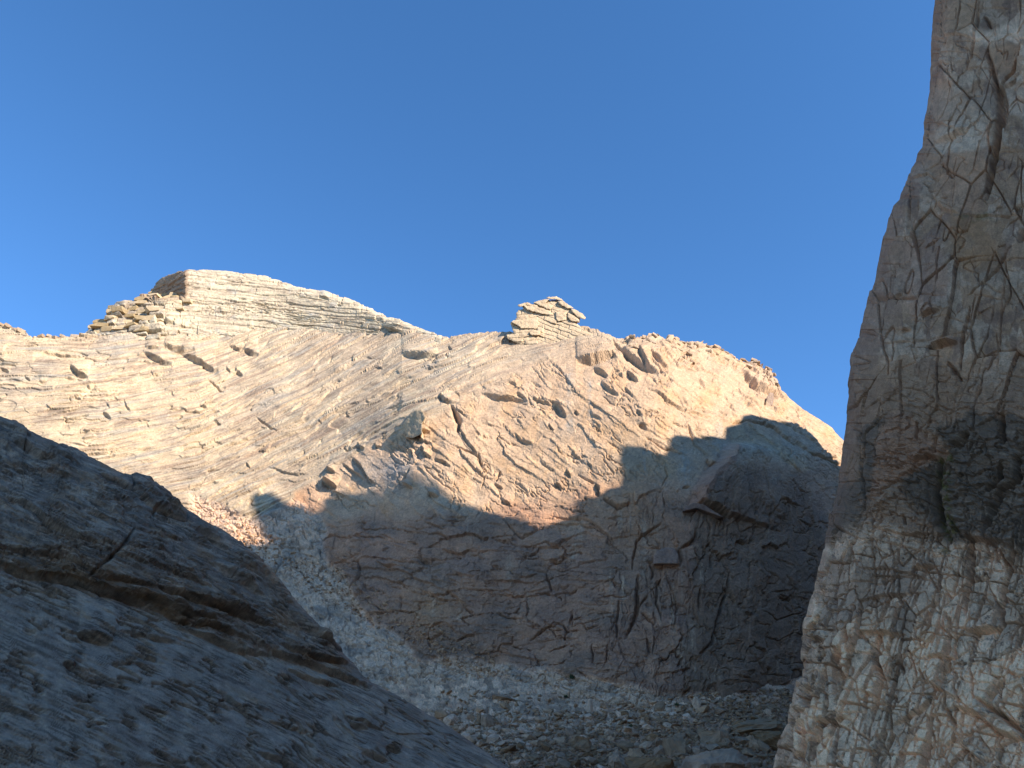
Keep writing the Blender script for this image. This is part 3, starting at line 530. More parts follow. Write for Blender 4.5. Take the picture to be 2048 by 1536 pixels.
# the crest of the wall stands in front of the loose skyline noise
tops = interp(WALL_TOP, xs) + 1.2 * fbm(xs / 9, xs * 0, 4, 3)
bots = interp([(-400, 1150), (150, 1130), (450, 1200), (700, 1380), (800, 1430), (1900, 1440)], xs)
NR = 470
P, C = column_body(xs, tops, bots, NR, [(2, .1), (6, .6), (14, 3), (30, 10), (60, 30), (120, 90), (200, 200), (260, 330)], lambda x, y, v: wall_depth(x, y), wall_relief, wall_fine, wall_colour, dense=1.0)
wallP = P[:NR]; wallPY = body_PY[0]
M_wall = rock_mat("pale_cliff_rock", scale=0.35, bump=0.5, mott=0.2, speck=0.25)
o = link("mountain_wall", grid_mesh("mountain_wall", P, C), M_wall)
tag(o, "huge tan granite wall and dome, sunlit above and in shade below", "cliff", kind='structure')
print("wall", P.shape, time.time() - T0)

def wall_at(px, py):
    """point on the finished wall seen at a photograph pixel"""
    j = int(np.clip(round((px - xs[0]) / 1.55), 0, len(xs) - 1)); v = (py - bots[j]) / (tops[j] - bots[j])
    return wallP[int(np.argmin(np.abs(wallPY[:, j] - py))), j]

# ================================================================== layered summit block at the left
TOWER_TOP = [(178, 672), (184, 660), (190, 652), (204, 645), (222, 640), (226, 629), (240, 617), (252, 610), (275, 606), (284, 598), (300, 592), (304, 584), (305, 575), (318, 562), (330, 553), (345, 547),
             (358, 544), (370, 542), (378, 540), (410, 541), (440, 543), (490, 548), (535, 554), (541, 558), (570, 566), (600, 576), (620, 578), (636, 581), (650, 582), (668, 588), (700, 600), (745, 620), (780, 638),
             (800, 643), (830, 655), (860, 665), (885, 675)]
txs = np.arange(180, 884, 1.3)
ttops = interp(TOWER_TOP, txs); tt = 1.2 * np.round(1.5 * fbm(txs / 14, txs * 0 + 3, 3, 120)); ttops = ttops + tt * .8
tbots = interp(WALL_TOP, txs) + 24
crest_Y = wall_depth(txs, interp(WALL_TOP, txs) + 3)
def tower_Y(PX, PY, v):
    base = np.interp(PX, txs, crest_Y) - 1.5
    rise = np.clip(interp(WALL_TOP, PX.ravel()).reshape(PX.shape) - PY, -30, 200)
    Y = base + rise * 0.085
    Y = Y + np.clip(372 - PX, 0, None) ** 1.05 * 0.52 * sstep(604, 592, PY)          # the facet that faces left
    Y = Y + np.clip(330 - PX, 0, None) * 0.05
    d = np.clip(PY - np.interp(PX, txs, ttops), 0, None); return Y + 5 * np.exp(-d / 5)
def tower_relief(PX, PY, v):
    left = np.clip(375 - PX, 0, None)
    w0 = PY - 540 - 0.10 * np.clip(PX - 375, 0, None) - 0.55 * left * sstep(610, 590, PY) + 2.6 * fbm(PX / 60, PY / 14, 4, 121) + 5 * fbm(PX / 220, PY / 22, 3, 143); w0 = w0 + 5 * np.sin(w0 / 11)
    u0 = PX + 6 * fbm(PX / 14, PY / 10, 3, 122)
    st = sstep(430, 330, PX) * sstep(585, 600, PY)
    h1, g1 = blocks(u0, w0, 26, 12.5, 123, 0.07, 0.9); h2, g2 = blocks(u0, w0 + 3 * fbm(PX / 90, PY / 20, 3, 125), 70, 8.5, 126, 0.08, 0.35); h3, g3 = blocks(u0, w0 + 4 * fbm(PX / 130, PY / 20, 3, 144), 120, 6.5, 129, .12, .3); vv = sstep(-.2, .3, fbm(PX / 90, PY / 30, 2, 145)); g3 = g3 * vv; h3 = h3 * vv
    fc = sstep(376, 368, PX) * sstep(606, 596, PY)
    D = (1 - st) * ((2.6 + 3 * fc) * h2 - (3.0 + 3 * fc) * g2 + 1.4 * h3 - 1.4 * g3 - 3.5 * joint(fbm(PX / 120, w0 / 16, 4, 134, .55)) * vv) + st * (17 * h1 - 5 * g1 + 1.2 * h3)
    right = sstep(600, 760, PX); D += right * (3.5 * h1 - 1.5 * g1)
    _raw[0], _raw[1] = PX, PY
    WX = PX + 1.5 * fbm(PX / 11, PY / 11, 3, 132); WY = PY + 1.5 * fbm(PX / 11, PY / 11, 3, 133)
    for a in ((9, [(940, 345), (1100, 350), (1300, 365)], 20), (9, [(900, 450), (1100, 445), (1500, 450), (1800, 440)], 14), (9, [(720, 250), (1120, 255), (1400, 250)], 14),
              (9, [(1720, 700), (1780, 690)], 50), (9, [(1440, 545), (1500, 530)], 30), (9, [(1920, 560), (1950, 560)], 30), (9, [(1020, 420), (1060, 455), (1120, 450)], 90), (9, [(860, 620), (900, 660), (970, 662)], 60),
              (2, [(495, 455), (560, 480), (600, 490)], 40), (2, [(540, 470), (600, 500), (640, 510)], 26), (2, [(450, 405), (490, 410)], 14), (2, [(120, 345), (145, 345)], 22), (2, [(215, 325), (240, 322)], 20), (2, [(110, 270), (170, 285)], 18)):
        ledge(D, WX, WY, *a)
    return D.astype(F32)
def tower_fine(PX, PY, PZ): return 1.2 * fbm(PX / 8, PZ / 5, 4, 131, .65)
def tower_colour(PX, PY):
    C = np.empty(PX.shape + (3,), F32); C[:] = (0.54, 0.45, 0.31)
    C = mix(C, (0.42, 0.34, 0.24), sstep(0, .5, fbm(PX / 50, PY / 12, 5, 135))); C = mix(C, (0.40, 0.40, 0.36), sstep(.1, .5, fbm(PX / 30, PY / 20, 4, 136)) * .5)
    C = mix(C, (0.30, 0.20, 0.12), sstep(380, 372, PX) * sstep(606, 594, PY) * .9)  # left facing facet: its shade deepened by a darker brown colour
    C = mix(C, (0.27, 0.24, 0.21), sstep(330, 250, PX) * sstep(-.2, .2, fbm(PX / 16, PY / 8, 3, 137)) * .6)
    w0 = PY - 540 - 0.10 * np.clip(PX - 375, 0, None) - 0.55 * np.clip(375 - PX, 0, None) * sstep(610, 590, PY)
    C = mix(C, (0.2, 0.13, 0.09), np.clip(joint(fbm(PX / 130, w0 / 13, 4, 139, .6), .8) + joint(fbm(PX / 90, w0 / 9, 3, 142, .6), .7) * sstep(0, .3, fbm(PX / 60, PY / 40, 2, 146)), 0, 1) * .65)
    return C * (1 + .2 * fbm(PX / 10, w0 / 4, 4, 138))[..., None]
TR = 110
P, C = column_body(txs, ttops, tbots, TR, [(2, .2), (8, 2), (20, 8), (40, 25), (60, 60)], tower_Y, tower_relief, tower_fine, tower_colour)
M_tower = rock_mat("summit_rock", scale=0.3, bump=0.4, mott=0.15)
tower = link("summit_block", grid_mesh("summit_block", P, C), M_tower)
towerP = P[:TR]
tag(tower, "layered pale summit block on the left skyline with stepped left end", "rock outcrop")

# ------------------------------------------------------------------ loose blocks: a few jagged hull shapes shared by many objects
def hull_mesh(name, seed, dims=(1, 1, 1), n=20, boxy=0.5, mat=None):
    r = random.Random(seed); bm = bmesh.new()
    for i in range(n):
        while True:
            v = Vector((r.uniform(-1, 1), r.uniform(-1, 1), r.uniform(-1, 1)))
            if 0.2 < v.length < 1: break
        v.normalize(); m = max(abs(c) for c in v); v = v.lerp(v / m, boxy) * r.uniform(0.86, 1.04)
        bm.verts.new((v.x * dims[0] / 2, v.y * dims[1] / 2, v.z * dims[2] / 2))
    res = bmesh.ops.convex_hull(bm, input=bm.verts)
    bmesh.ops.delete(bm, geom=[e for e in set(res['geom_interior'] + res['geom_unused']) if isinstance(e, bmesh.types.BMVert)], context='VERTS')
    bmesh.ops.recalc_face_normals(bm, faces=bm.faces)
    me = bpy.data.meshes.new(name); bm.to_mesh(me); bm.free()
    if mat: me.materials.append(mat)
    return me
def block_mesh(name, seed, mat):
    r = random.Random(seed); bm = bmesh.new(); bmesh.ops.create_cube(bm, size=1.0)
    for v in bm.verts: v.co += Vector((r.uniform(-.1, .1), r.uniform(-.1, .1), r.uniform(-.1, .1)))
    for i in range(5):
        n = Vector((r.choice((-1, 1)) * r.uniform(.3, 1), r.choice((-1, 1)) * r.uniform(.2, 1), r.choice((-1, 1)) * r.uniform(.1, 1))).normalized()
        m = max(v.co.dot(n) for v in bm.verts)
        g = bmesh.ops.bisect_plane(bm, geom=bm.verts[:] + bm.edges[:] + bm.faces[:], plane_co=n * (m - r.uniform(.06, .2)), plane_no=n, clear_outer=True)
        e = [x for x in g['geom_cut'] if isinstance(x, bmesh.types.BMEdge)]
        if len(e) > 2: bmesh.ops.contextual_create(bm, geom=e)
    bmesh.ops.triangulate(bm, faces=bm.faces); bmesh.ops.recalc_face_normals(bm, faces=bm.faces)
    me = bpy.data.meshes.new(name); bm.to_mesh(me); bm.free(); me.materials.append(mat); return me
M_pale = rock_mat("pale_block", scale=0.3, bump=0.4, mott=0.15, col=(0.44, 0.34, 0.215), rnd=True)
M_tan = rock_mat("tan_block", scale=0.3, bump=0.4, mott=0.15, col=(0.41, 0.31, 0.22), rnd=True)
M_talus = rock_mat("talus_rock", scale=0.6, bump=0.5, mott=0.2, col=(0.33, 0.205, 0.125), rnd=True)
M_talus_pale = rock_mat("pale_talus_rock", scale=0.6, bump=0.5, mott=0.2, col=(0.56, 0.36, 0.235), rnd=True)
block_me = [block_mesh("block", 300 + i, M_pale) for i in range(10)]
rim_me = [block_mesh("rim_block", 330 + i, M_tan) for i in range(10)]
R = random.Random(11)
def put(me, name, p, size, rot, parent=None):
    o = link(name, me, None, parent); o.location = p; o.scale = size; o.rotation_euler = rot; return o
# blocks of the stepped left end of the summit: (x, y, width, height) in crop 9, each a part of the summit
TB = [(150, 700, 90, 60), (230, 660, 130, 60), (350, 655, 110, 55), (470, 665, 120, 60), (560, 660, 90, 60), (230, 735, 150, 50), (300, 750, 110, 60), (440, 730, 150, 60), (560, 725, 120, 60), (190, 775, 60, 34),
      (430, 600, 110, 60), (520, 605, 100, 50), (360, 600, 90, 50), (560, 540, 90, 80), (400, 540, 130, 50), (480, 480, 120, 44), (640, 485, 130, 50), (760, 485, 130, 46), (640, 545, 100, 60), (735, 525, 100, 56), (860, 525, 90, 54), (800, 430, 100, 60), (920, 430, 110, 60), (880, 370, 170, 44),
      (1000, 370, 120, 40), (700, 420, 90, 50), (650, 620, 130, 70), (770, 630, 160, 70), (640, 690, 110, 60), (720, 710, 90, 70), (690, 775, 90, 60), (620, 775, 60, 40), (1000, 510, 90, 70), (1100, 470, 90, 50), (980, 440, 90, 60), (820, 690, 100, 40), (700, 380, 100, 40), (560, 440, 120, 40), (770, 360, 90, 40), (1020, 560, 100, 40)]
for (x, y, wd, ht) in TB:
    (q,), s = CR(9, [(x, y)])
    j = int(np.clip(round((q[0] - txs[0]) / 1.3), 0, len(txs) - 1)); v = (q[1] - tbots[j]) / (ttops[j] - tbots[j]); i = int(np.clip(round(v * (TR - 1)), 0, TR - 1))
    p = towerP[i, j]; m = p[1] / FPX
    put(R.choice(block_me), "block", Vector(p) + Vector((0, .5 * m * wd / s, 0)), (wd / s * m * 1.3, wd / s * m * 1.4, ht / s * m * 1.0), (R.uniform(-.08, .08), R.uniform(-.03, .08), R.uniform(-.3, .12)), tower)

# ================================================================== solids from a traced outline
def outline_solid(name, k, pts, Y, thick, step, relief, colour, mat, tilt=(0, 0), round_=6.0, rag=1.2, parent=None):
    """closed rock with the traced outline: a relief face, a rounded rim and a bulging back"""
    q, s = CR(k, pts); q = np.array(q); x0, y0 = q.min(0) - 3; x1, y1 = q.max(0) + 3
    gx = np.arange(x0, x1, step); gy = np.arange(y0, y1, step); PX, PY = np.meshgrid(gx, gy); PX = PX.astype(F32); PY = PY.astype(F32)
    wx = PX + rag * fbm(PX / 6, PY / 6, 3, 140); wy = PY + rag * fbm(PX / 6, PY / 6, 3, 141)
    p = q.astype(F32); ins = np.zeros(PX.shape, bool); best = np.full(PX.shape, 1e9, F32); n = len(p)
    for i in range(n):
        ax, ay = p[i]; bx, by = p[(i + 1) % n]; c = ((ay > wy) != (by > wy)); den = (by - ay) if abs(by - ay) > 1e-6 else 1e-6
        ins ^= c & (wx < (bx - ax) * (wy - ay) / den + ax)
        l2 = max((bx - ax) ** 2 + (by - ay) ** 2, 1e-6); t = np.clip(((wx - ax) * (bx - ax) + (wy - ay) * (by - ay)) / l2, 0, 1)
        best = np.minimum(best, np.hypot(wx - ax - t * (bx - ax), wy - ay - t * (by - ay)))
    d = np.where(ins, best, 0); cx, cy = q.mean(0)
    m = Y / FPX
    Yf = Y + tilt[0] * (PX - cx) * m + tilt[1] * (PY - cy) * m
    rim = 1 - np.sqrt(1 - np.clip(1 - d / round_, 0, 1) ** 2)
    F = Yf + (rim * round_ * 0.9 - relief(PX, PY)) * m
    B = np.maximum(Yf + thick * (1 - 0.5 * rim), F + .05 * m * step)
    PF = pt(PX, PY, F); PB = pt(PX, PY, B); C = colour(PX, PY)
    cell = ins[:-1, :-1] & ins[1:, 1:] & ins[1:, :-1] & ins[:-1, 1:]
    H, W = PX.shape; idx = np.arange(H * W).reshape(H, W); nb = H * W
    a, b, c, e = idx[:-1, :-1][cell], idx[1:, :-1][cell], idx[1:, 1:][cell], idx[:-1, 1:][cell]
    Q = [np.stack([a, b, c, e], -1), np.stack([e, c, b, a], -1) + nb]
    pad = np.pad(cell, 1)
    for (di, dj, f) in ((-1, 0, lambda i, j: (idx[i, j + 1], idx[i, j])), (1, 0, lambda i, j: (idx[i + 1, j], idx[i + 1, j + 1])), (0, -1, lambda i, j: (idx[i, j], idx[i + 1, j])), (0, 1, lambda i, j: (idx[i + 1, j + 1], idx[i, j + 1]))):
        edge = cell & ~pad[1 + di:1 + di + cell.shape[0], 1 + dj:1 + dj + cell.shape[1]]
        ii, jj = np.nonzero(edge); u, v = f(ii, jj); Q.append(np.stack([v, u, u + nb, v + nb], -1))
    Q = np.concatenate(Q); V = np.concatenate([PF.reshape(-1, 3), PB.reshape(-1, 3)]); CC = np.concatenate([C.reshape(-1, 3)] * 2)
    used, inv = np.unique(Q.ravel(), return_inverse=True); V = V[used]; CC = CC[used]; Q = inv.reshape(-1, 4).astype(np.int32)
    org = V.mean(0); org[2] = V[:, 2].min()
    me = bpy.data.meshes.new(name); me.vertices.add(len(V)); me.vertices.foreach_set("co", (V - org).astype(F32).ravel())
    me.loops.add(len(Q) * 4); me.loops.foreach_set("vertex_index", Q.ravel()); me.polygons.add(len(Q)); me.polygons.foreach_set("loop_start", np.arange(0, len(Q) * 4, 4, dtype=np.int32))
    me.update(calc_edges=True)
    at = me.color_attributes.new("Col", 'FLOAT_COLOR', 'POINT'); c4 = np.ones((len(V), 4), F32); c4[:, :3] = np.clip(CC, .01, .9); at.data.foreach_set("color", c4.ravel())
    o = link(name, me, mat, parent); o.location = org if parent is None else org - np.array(parent.location); return o
def col_fun(base, alt, sx, sy, seed):
    def f(PX, PY):
        C = np.empty(PX.shape + (3,), F32); C[:] = base; C = mix(C, alt, sstep(-.1, .5, fbm(PX / sx, PY / sy, 4, seed))); return C * (1 + .15 * fbm(PX / 5, PY / 4, 3, seed + 1))[..., None]
    return f
# the pinnacle on the skyline
pc = col_fun((0.54, 0.41, 0.26), (0.44, 0.32, 0.2), 14, 9, 150)
YP = float(wall_depth(1095, 668)) - 2.0
def pin_rel(PX, PY):
    w0 = PY - 0.38 * (PX - 1040) * (PX > 1075) + .12 * (PX - 1040) * (PX <= 1075) + 2.5 * fbm(PX / 20, PY / 10, 3, 151)
    h, g = blocks(PX + 3 * fbm(PX / 9, PY / 9, 3, 152) + .3 * PY, w0, 24, 9, 153, .09, .8)
    return 5.0 * h - 2.2 * g + 1.0 * fbm(PX / 6, PY / 4, 4, 154)
pin = outline_solid("pinnacle", 10, [(455, 660), (440, 600), (415, 540), (415, 510), (470, 478), (500, 440), (490, 390), (520, 340), (590, 325), (560, 290), (640, 262), (800, 245), (930, 205), (1060, 200), (1150, 250), (1260, 330), (1330, 400), (1370, 460), (1362, 512), (1330, 528), (1400, 590), (1480, 640), (1600, 690), (1700, 740), (1500, 850), (900, 860), (500, 800), (380, 740), (350, 680)],
                    YP, 9, 0.75, pin_rel, pc, M_tower, tilt=(-.25, -.75), round_=7)
tag(pin, "small blocky pinnacle standing up from the middle of the skyline ridge", "pinnacle")
for pts, off, th in (([(505, 275), (530, 262), (640, 232), (720, 262), (800, 272), (790, 300), (640, 285), (560, 300), (530, 305)], -1.6, 5), ([(720, 240), (850, 195), (960, 190), (900, 240), (1000, 290), (960, 345), (900, 325), (820, 290), (770, 265)], -1.4, 4),
                     ([(885, 185), (930, 158), (1050, 156), (1110, 180), (1140, 215), (1120, 225), (1040, 205), (980, 200), (930, 190)], -1.5, 5), ([(1060, 220), (1130, 212), (1280, 310), (1270, 325), (1200, 325), (1110, 285), (1070, 250)], -1.8, 4),
                     ([(1230, 322), (1290, 322), (1400, 390), (1448, 440), (1440, 472), (1400, 470), (1330, 440), (1260, 380)], -3.0, 4.5), ([(415, 510), (445, 478), (780, 472), (820, 520), (780, 600), (620, 600), (560, 595), (500, 550)], -2.0, 4),
                     ([(580, 275), (790, 290), (940, 350), (1010, 390), (1000, 420), (850, 400), (640, 340)], -1.6, 3), ([(1200, 370), (1330, 440), (1365, 480), (1350, 515), (1230, 490), (1190, 440)], -2.0, 3.5), ([(1030, 360), (1180, 360), (1190, 480), (1060, 500), (1035, 470)], -1.6, 3), ([(700, 610), (830, 620), (820, 690), (700, 690), (660, 650)], -2.6, 4)):
    (c,), s_ = CR(10, [tuple(np.mean(pts, 0))])
    outline_solid("block", 10, pts, YP + off * .3 - .75 * (c[1] - 640) * YP / FPX - .25 * (c[0] - 1085) * YP / FPX, th, 0.9, lambda PX, PY: 2.0 * fbm(PX / 8, PY / 5, 4, 156, .6), pc, M_tower, tilt=(-.15, -.6), round_=3.5, rag=1.3, parent=pin)

# the cut toe of the hanging wedge and two stuck blocks
def flake_rel(PX, PY):
    bt = crest_d(PX, PY, 3, [(700, 1262), (830, 1262), (920, 1240), (1095, 1302), (1300, 1380)])
    return 30 - np.where(bt < 0, -bt * 3.0, 0) + 1.5 * fbm(PX / 9, PY / 9, 4, 160)
Yk = float(wall_depth(1410, 960))
fl = outline_solid("hanging_flake", 3, [(826, 1266), (850, 1232), (900, 1205), (960, 1215), (1095, 1302), (1000, 1322), (900, 1302)], float(wall_depth(1400, 1012)) + .3, 8, 0.8,
                   flake_rel, col_fun((0.27, 0.16, 0.11), (0.20, 0.12, 0.09), 30, 18, 164), M_wall, tilt=(0, -.15), round_=3)
tag(fl, "reddish toe of a hanging rock wedge on the shaded wall with a dark cut underside", "rock flake")
sb = outline_solid("stuck_block", 6, [(590, 375), (592, 320), (610, 290), (660, 270), (715, 275), (738, 320), (735, 378), (660, 372)], float(wall_depth(1330, 1113)) - 1.0, 5, 0.8, lambda PX, PY: 1.2 * fbm(PX / 16, PY / 12, 4, 166) + 5 - np.clip(PY - 1127, 0, None) * 3, col_fun((0.34, 0.2, 0.135), (0.29, 0.175, 0.12), 30, 18, 167), M_wall, tilt=(0, -.2), round_=5)
tag(sb, "squarish dark brown block stuck on the shaded lower wall below the hanging flake", "rock block")
sb = outline_solid("standing_flake", 12, [(900, 270), (980, 255), (1035, 370), (990, 460), (985, 600), (930, 630), (880, 650), (850, 660), (770, 650), (730, 450), (800, 340), (850, 290)], float(wall_depth(829, 850)) - 4.5, 7, 0.7, lambda PX, PY: 2.4 * fbm(PX / 12, PY / 20, 4, 168), col_fun((0.46, 0.35, 0.22), (0.40, 0.30, 0.2), 20, 18, 169), M_wall, tilt=(-1.2, -.3), round_=5)
tag(sb, "upright tan flake leaning in the sunlit corner between slab and dome", "rock flake")
sb = outline_solid("standing_flake", 11, [(1335, 600), (1368, 605), (1372, 660), (1350, 760), (1310, 775), (1285, 765), (1295, 690), (1310, 630)], float(wall_depth(1539, 803)) - 2.8, 5, 0.7, lambda PX, PY: 1.4 * fbm(PX / 10, PY / 10, 4, 170), col_fun((0.36, 0.26, 0.2), (0.40, 0.30, 0.2), 20, 18, 171), M_wall, tilt=(.5, -.3), round_=4)
tag(sb, "narrow upright flake near the right skyline above the long slot", "rock flake")

# broken rim along the crest of the dome: blocks one could lift away
RB = [(205, 130), (250, 165), (300, 120), (330, 110), (290, 175), (380, 125), (420, 170), (480, 150), (520, 180), (560, 145), (600, 160), (470, 210), (530, 225), (620, 200), (680, 175), (740, 155), (780, 180), (820, 190), (860, 195), (700, 240), (790, 240), (860, 260), (900, 240), (940, 260), (980, 270), (930, 310),
      (1000, 300), (1040, 330), (1080, 320), (1120, 345), (1165, 355), (1130, 400), (1190, 400), (1220, 385), (1260, 400), (1290, 420), (1250, 450), (1310, 455), (1340, 480), (1375, 510), (1320, 520), (1370, 555), (1280, 500), (610, 270), (560, 290), (640, 330), (90, 220), (140, 230), (40, 160), (110, 150)]
for (x, y) in RB:
    (q,), s = CR(11, [(x, y)]); p = wall_at(*q); m = p[1] / FPX; a = R.uniform(5, 11)
    o = put(R.choice(rim_me), "rim_block", Vector(p) + Vector((0, 0, -.1 * a * m)), (a * m * R.uniform(1.0, 1.7), a * m * 1.2, a * m * R.uniform(.35, .7)), (R.uniform(-.3, .3), R.uniform(.2, .75), R.uniform(-.5, .3)))
    tag(o, "tan block loosened in the broken rim along the crest of the dome", "rock block", "loosened blocks along the dome's rim")
for (x, y) in [(5, 652), (18, 655), (30, 658), (42, 662), (52, 670), (82, 672), (98, 670), (110, 672), (126, 672), (150, 671)]:
    p = wall_at(x, y + 2); m = p[1] / FPX; a = R.uniform(6, 12)
    o = put(R.choice(rim_me), "ridge_block", Vector(p), (a * m * 1.5, a * m, a * m * .8), (R.uniform(-.3, .3), R.uniform(-.2, .4), R.uniform(-.6, .6)))
    tag(o, "small tan block on the far left skyline beside the summit block", "rock block", "blocks on the far left skyline")
print("summit", time.time() - T0)

# ================================================================== dark slab in the left foreground
SLAB_TOP = [(-400, 720), (-200, 770), (-80, 810), (0, 833), (30, 843), (46, 850), (48, 858), (56, 866), (90, 880), (140, 892), (200, 925), (240, 950), (262, 952), (272, 947), (300, 955), (335, 985), (365, 1015), (400, 1035), (430, 1055),
            (480, 1085), (510, 1110), (545, 1150), (580, 1190), (610, 1225), (650, 1270), (690, 1315), (720, 1350), (742, 1366), (790, 1388), (840, 1415), (900, 1455), (950, 1490), (1020, 1536), (1060, 1562), (1120, 1600)]
sd = []
for px, b, segs in ((-300, 34, [(1300, 66), (1100, 64), (950, 62), (790, 58)]), (0, 39, [(1400, 64), (1180, 62), (1100, 72), (1000, 64), (833, 58)]), (250, 43, [(1400, 60), (1230, 60), (1130, 72), (1000, 60), (950, 54)]),
                    (450, 48, [(1400, 56), (1270, 56), (1200, 68), (1070, 54)]), (620, 53, [(1450, 50), (1340, 52), (1290, 62), (1235, 52)]), (740, 57, [(1450, 46), (1366, 48)]), (900, 62, [(1560, 36), (1455, 40)]), (1060, 66, [(1562, 30)])):
    sd += slope_chain(px, 1640, b, segs)
slab_depth = Depth(sd, 0.004)
SEAM = [(0, 1134), (60, 1150), (130, 1157), (185, 1172), (230, 1184), (300, 1204), (360, 1250), (420, 1262), (480, 1290), (560, 1310), (620, 1330), (700, 1362), (745, 1376)]
def slab_relief(PX, PY, v):
    D = 4 * fbm(PX / 160, PY / 120, 3, 200)
    th = 0.40 + 0.10 * sstep(300, 800, PX); u = PX * np.cos(th) + PY * np.sin(th); q = -PX * np.sin(th) + PY * np.cos(th)
    seam = interp(SEAM, PX.ravel()).reshape(PX.shape); up = sstep(-4, 4, seam - PY)
    w1 = fbm(u / 220, q / 50, 3, 201, .42)
    A = 6.5 * shingle(q / 38 + 1.7 * w1, .07) + 4.5 * shingle(q / 17 + 2.0 * fbm(u / 150, q / 30, 3, 203, .42), .07) + 2.6 * shingle(q / 7 + 2 * fbm(u / 90, q / 14, 3, 205, .42), .12)
    A += 8 * scales(u / 95, q / 19, 206, .3, .85, .5) + facets(u / 44, q / 15, 208, 2.5, 6)[0]
    pj = fbm(u / 240, q / 30, 4, 204, .45); A -= 7 * np.maximum(np.maximum(joint(pj), joint(pj - .17)), joint(pj + .17)) * sstep(-.3, .1, fbm(PX / 80, PY / 60, 2, 202))
    mod = .5 + .7 * sstep(-.3, .4, fbm(PX / 90, PY / 60, 3, 209))
    Bq = 3.4 * shingle(q / 36 + 1.6 * fbm(u / 220, q / 40, 3, 211, .42), .06) * sstep(-.1, .3, fbm(PX / 90, PY / 60, 3, 212)) + 1.0 * shingle(q / 12 + 1.6 * fbm(u / 110, q / 18, 3, 213, .42), .10) + facets(u / 80, q / 20, 210, 2.0, 4)[0] + 5 * scales(u / 120, q / 26, 235, .3, .85, .4)
    pk = fbm(u / 280, q / 36, 4, 214, .42); Bq -= 8 * np.maximum(np.maximum(joint(pk, 1.1), joint(pk - .2, 1.1)), joint(pk + .2, 1.1)) * 1.3 * sstep(-.1, .2, fbm(PX / 80, PY / 60, 2, 229))
    D = D + up * A * mod + (1 - up) * Bq
    b, r, ox, oy = voro((u + 10 * fbm(u / 30, q / 30, 3, 216)) / 70, (q + 6 * fbm(u / 30, q / 30, 3, 217)) / 26, 215)
    D += up * (4 * (r - .5) - 3 * np.exp(-(b / .05) ** 2) * sstep(-.2, .2, fbm(PX / 60, PY / 60, 2, 218)))
    _raw[0], _raw[1] = PX, PY
    WX = PX + 3 * fbm(PX / 13, PY / 13, 4, 219); WY = PY + 3 * fbm(PX / 13, PY / 13, 4, 220)
    for a in ((0, SEAM[:6], 26, 60), (0, [(185, 1172), (300, 1200), (360, 1240), (430, 1256), (520, 1298)], 16, 30), (0, [(500, 1290), (620, 1326), (745, 1378)], 14, 26), (0, [(-60, 1110), (0, 1098), (60, 1112), (130, 1120), (180, 1148), (260, 1172)], 12),
              (4, [(0, 505), (120, 545), (200, 590), (275, 675), (360, 715), (450, 765), (560, 792), (705, 818)], 34, 22), (4, [(60, 190), (150, 222), (235, 275), (330, 286)], 36), (4, [(455, 1305), (560, 1325), (655, 1355)], 50), (4, [(370, 1475), (445, 1505)], 40),
              (4, [(700, 1290), (850, 1310), (1050, 1362)], 20), (4, [(400, 1150), (480, 1205), (535, 1245)], 10), (4, [(905, 560), (980, 600), (1095, 655)], 30), (4, [(1480, 880), (1560, 960), (1660, 1060)], 30), (4, [(1150, 690), (1240, 760), (1330, 830)], 26),
              (4, [(770, 470), (900, 560), (1030, 610)], 24), (4, [(580, 380), (680, 420), (770, 470)], 30), (4, [(150, 330), (300, 350), (420, 400)], 20), (4, [(1080, 1270), (1250, 1330), (1400, 1400), (1600, 1430)], 30), (4, [(900, 1050), (1100, 1120), (1400, 1200), (1600, 1290)], 50, 20),
              (4, [(760, 1060), (900, 1120), (1050, 1200), (1250, 1240)], 40), (4, [(1700, 1200), (1850, 1340), (2040, 1440)], 40), (4, [(500, 980), (700, 1010), (900, 1060)], 24), (4, [(820, 900), (1000, 960), (1200, 1040)], 24), (4, [(1240, 900), (1400, 990), (1560, 1110)], 24),
              (5, [(220, 960), (380, 1030), (520, 1070)], 20), (5, [(580, 1280), (680, 1310)], 20), (5, [(150, 830), (330, 900), (560, 940), (640, 1040)], 30), (5, [(780, 1410), (860, 1440)], 26), (5, [(540, 1240), (700, 1300), (760, 1330)], 14), (5, [(900, 1130), (1000, 1200), (1060, 1230)], 20),
              (5, [(640, 1440), (720, 1470), (800, 1500)], 18), (5, [(100, 1270), (260, 1310), (360, 1350)], 14), (5, [(40, 1440), (160, 1480), (260, 1530)], 18)):
        ledge(D, WX, WY, a[0], a[1], a[2] * (1.6 if a[0] else 1.0), *a[3:])
    for a in ((4, [(520, 985), (600, 910), (680, 840), (735, 770), (780, 700)], 16), (4, [(940, 560), (910, 580), (905, 620)], 10), (4, [(1095, 590), (1090, 655)], 10), (4, [(390, 150), (420, 300)], 6), (4, [(1060, 1280), (1130, 1340)], 10), (4, [(250, 1000), (400, 1120), (520, 1240)], 6), (4, [(785, 380), (775, 460)], 12)):
        crack(D, WX, WY, a[0], a[1], a[2] * 1.3, a[2] * 3)
    tp_ = np.interp(PX, [p[0] for p in SLAB_TOP], [p[1] for p in SLAB_TOP]); D = D * (.35 + .65 * sstep(0, 30, PY - tp_))
    return D.astype(F32)
def slab_fine(PX, PY, PZ):
    th = .44; u = PX * math.cos(th) + PZ * math.sin(th); q = -PX * math.sin(th) + PZ * math.cos(th)
    m_ = .3 + sstep(-.1, .4, fbm(PX / 70, PZ / 40, 3, 237)); m_ = m_ * (.35 + .65 * sstep(-6, 6, interp(SEAM, PX.ravel()).reshape(PX.shape) - PY)); return m_ * (.9 * fbm(u / 16, q / 6, 4, 207, .65) + facets(u / 24, q / 6, 231, .9, 2.2)[0])
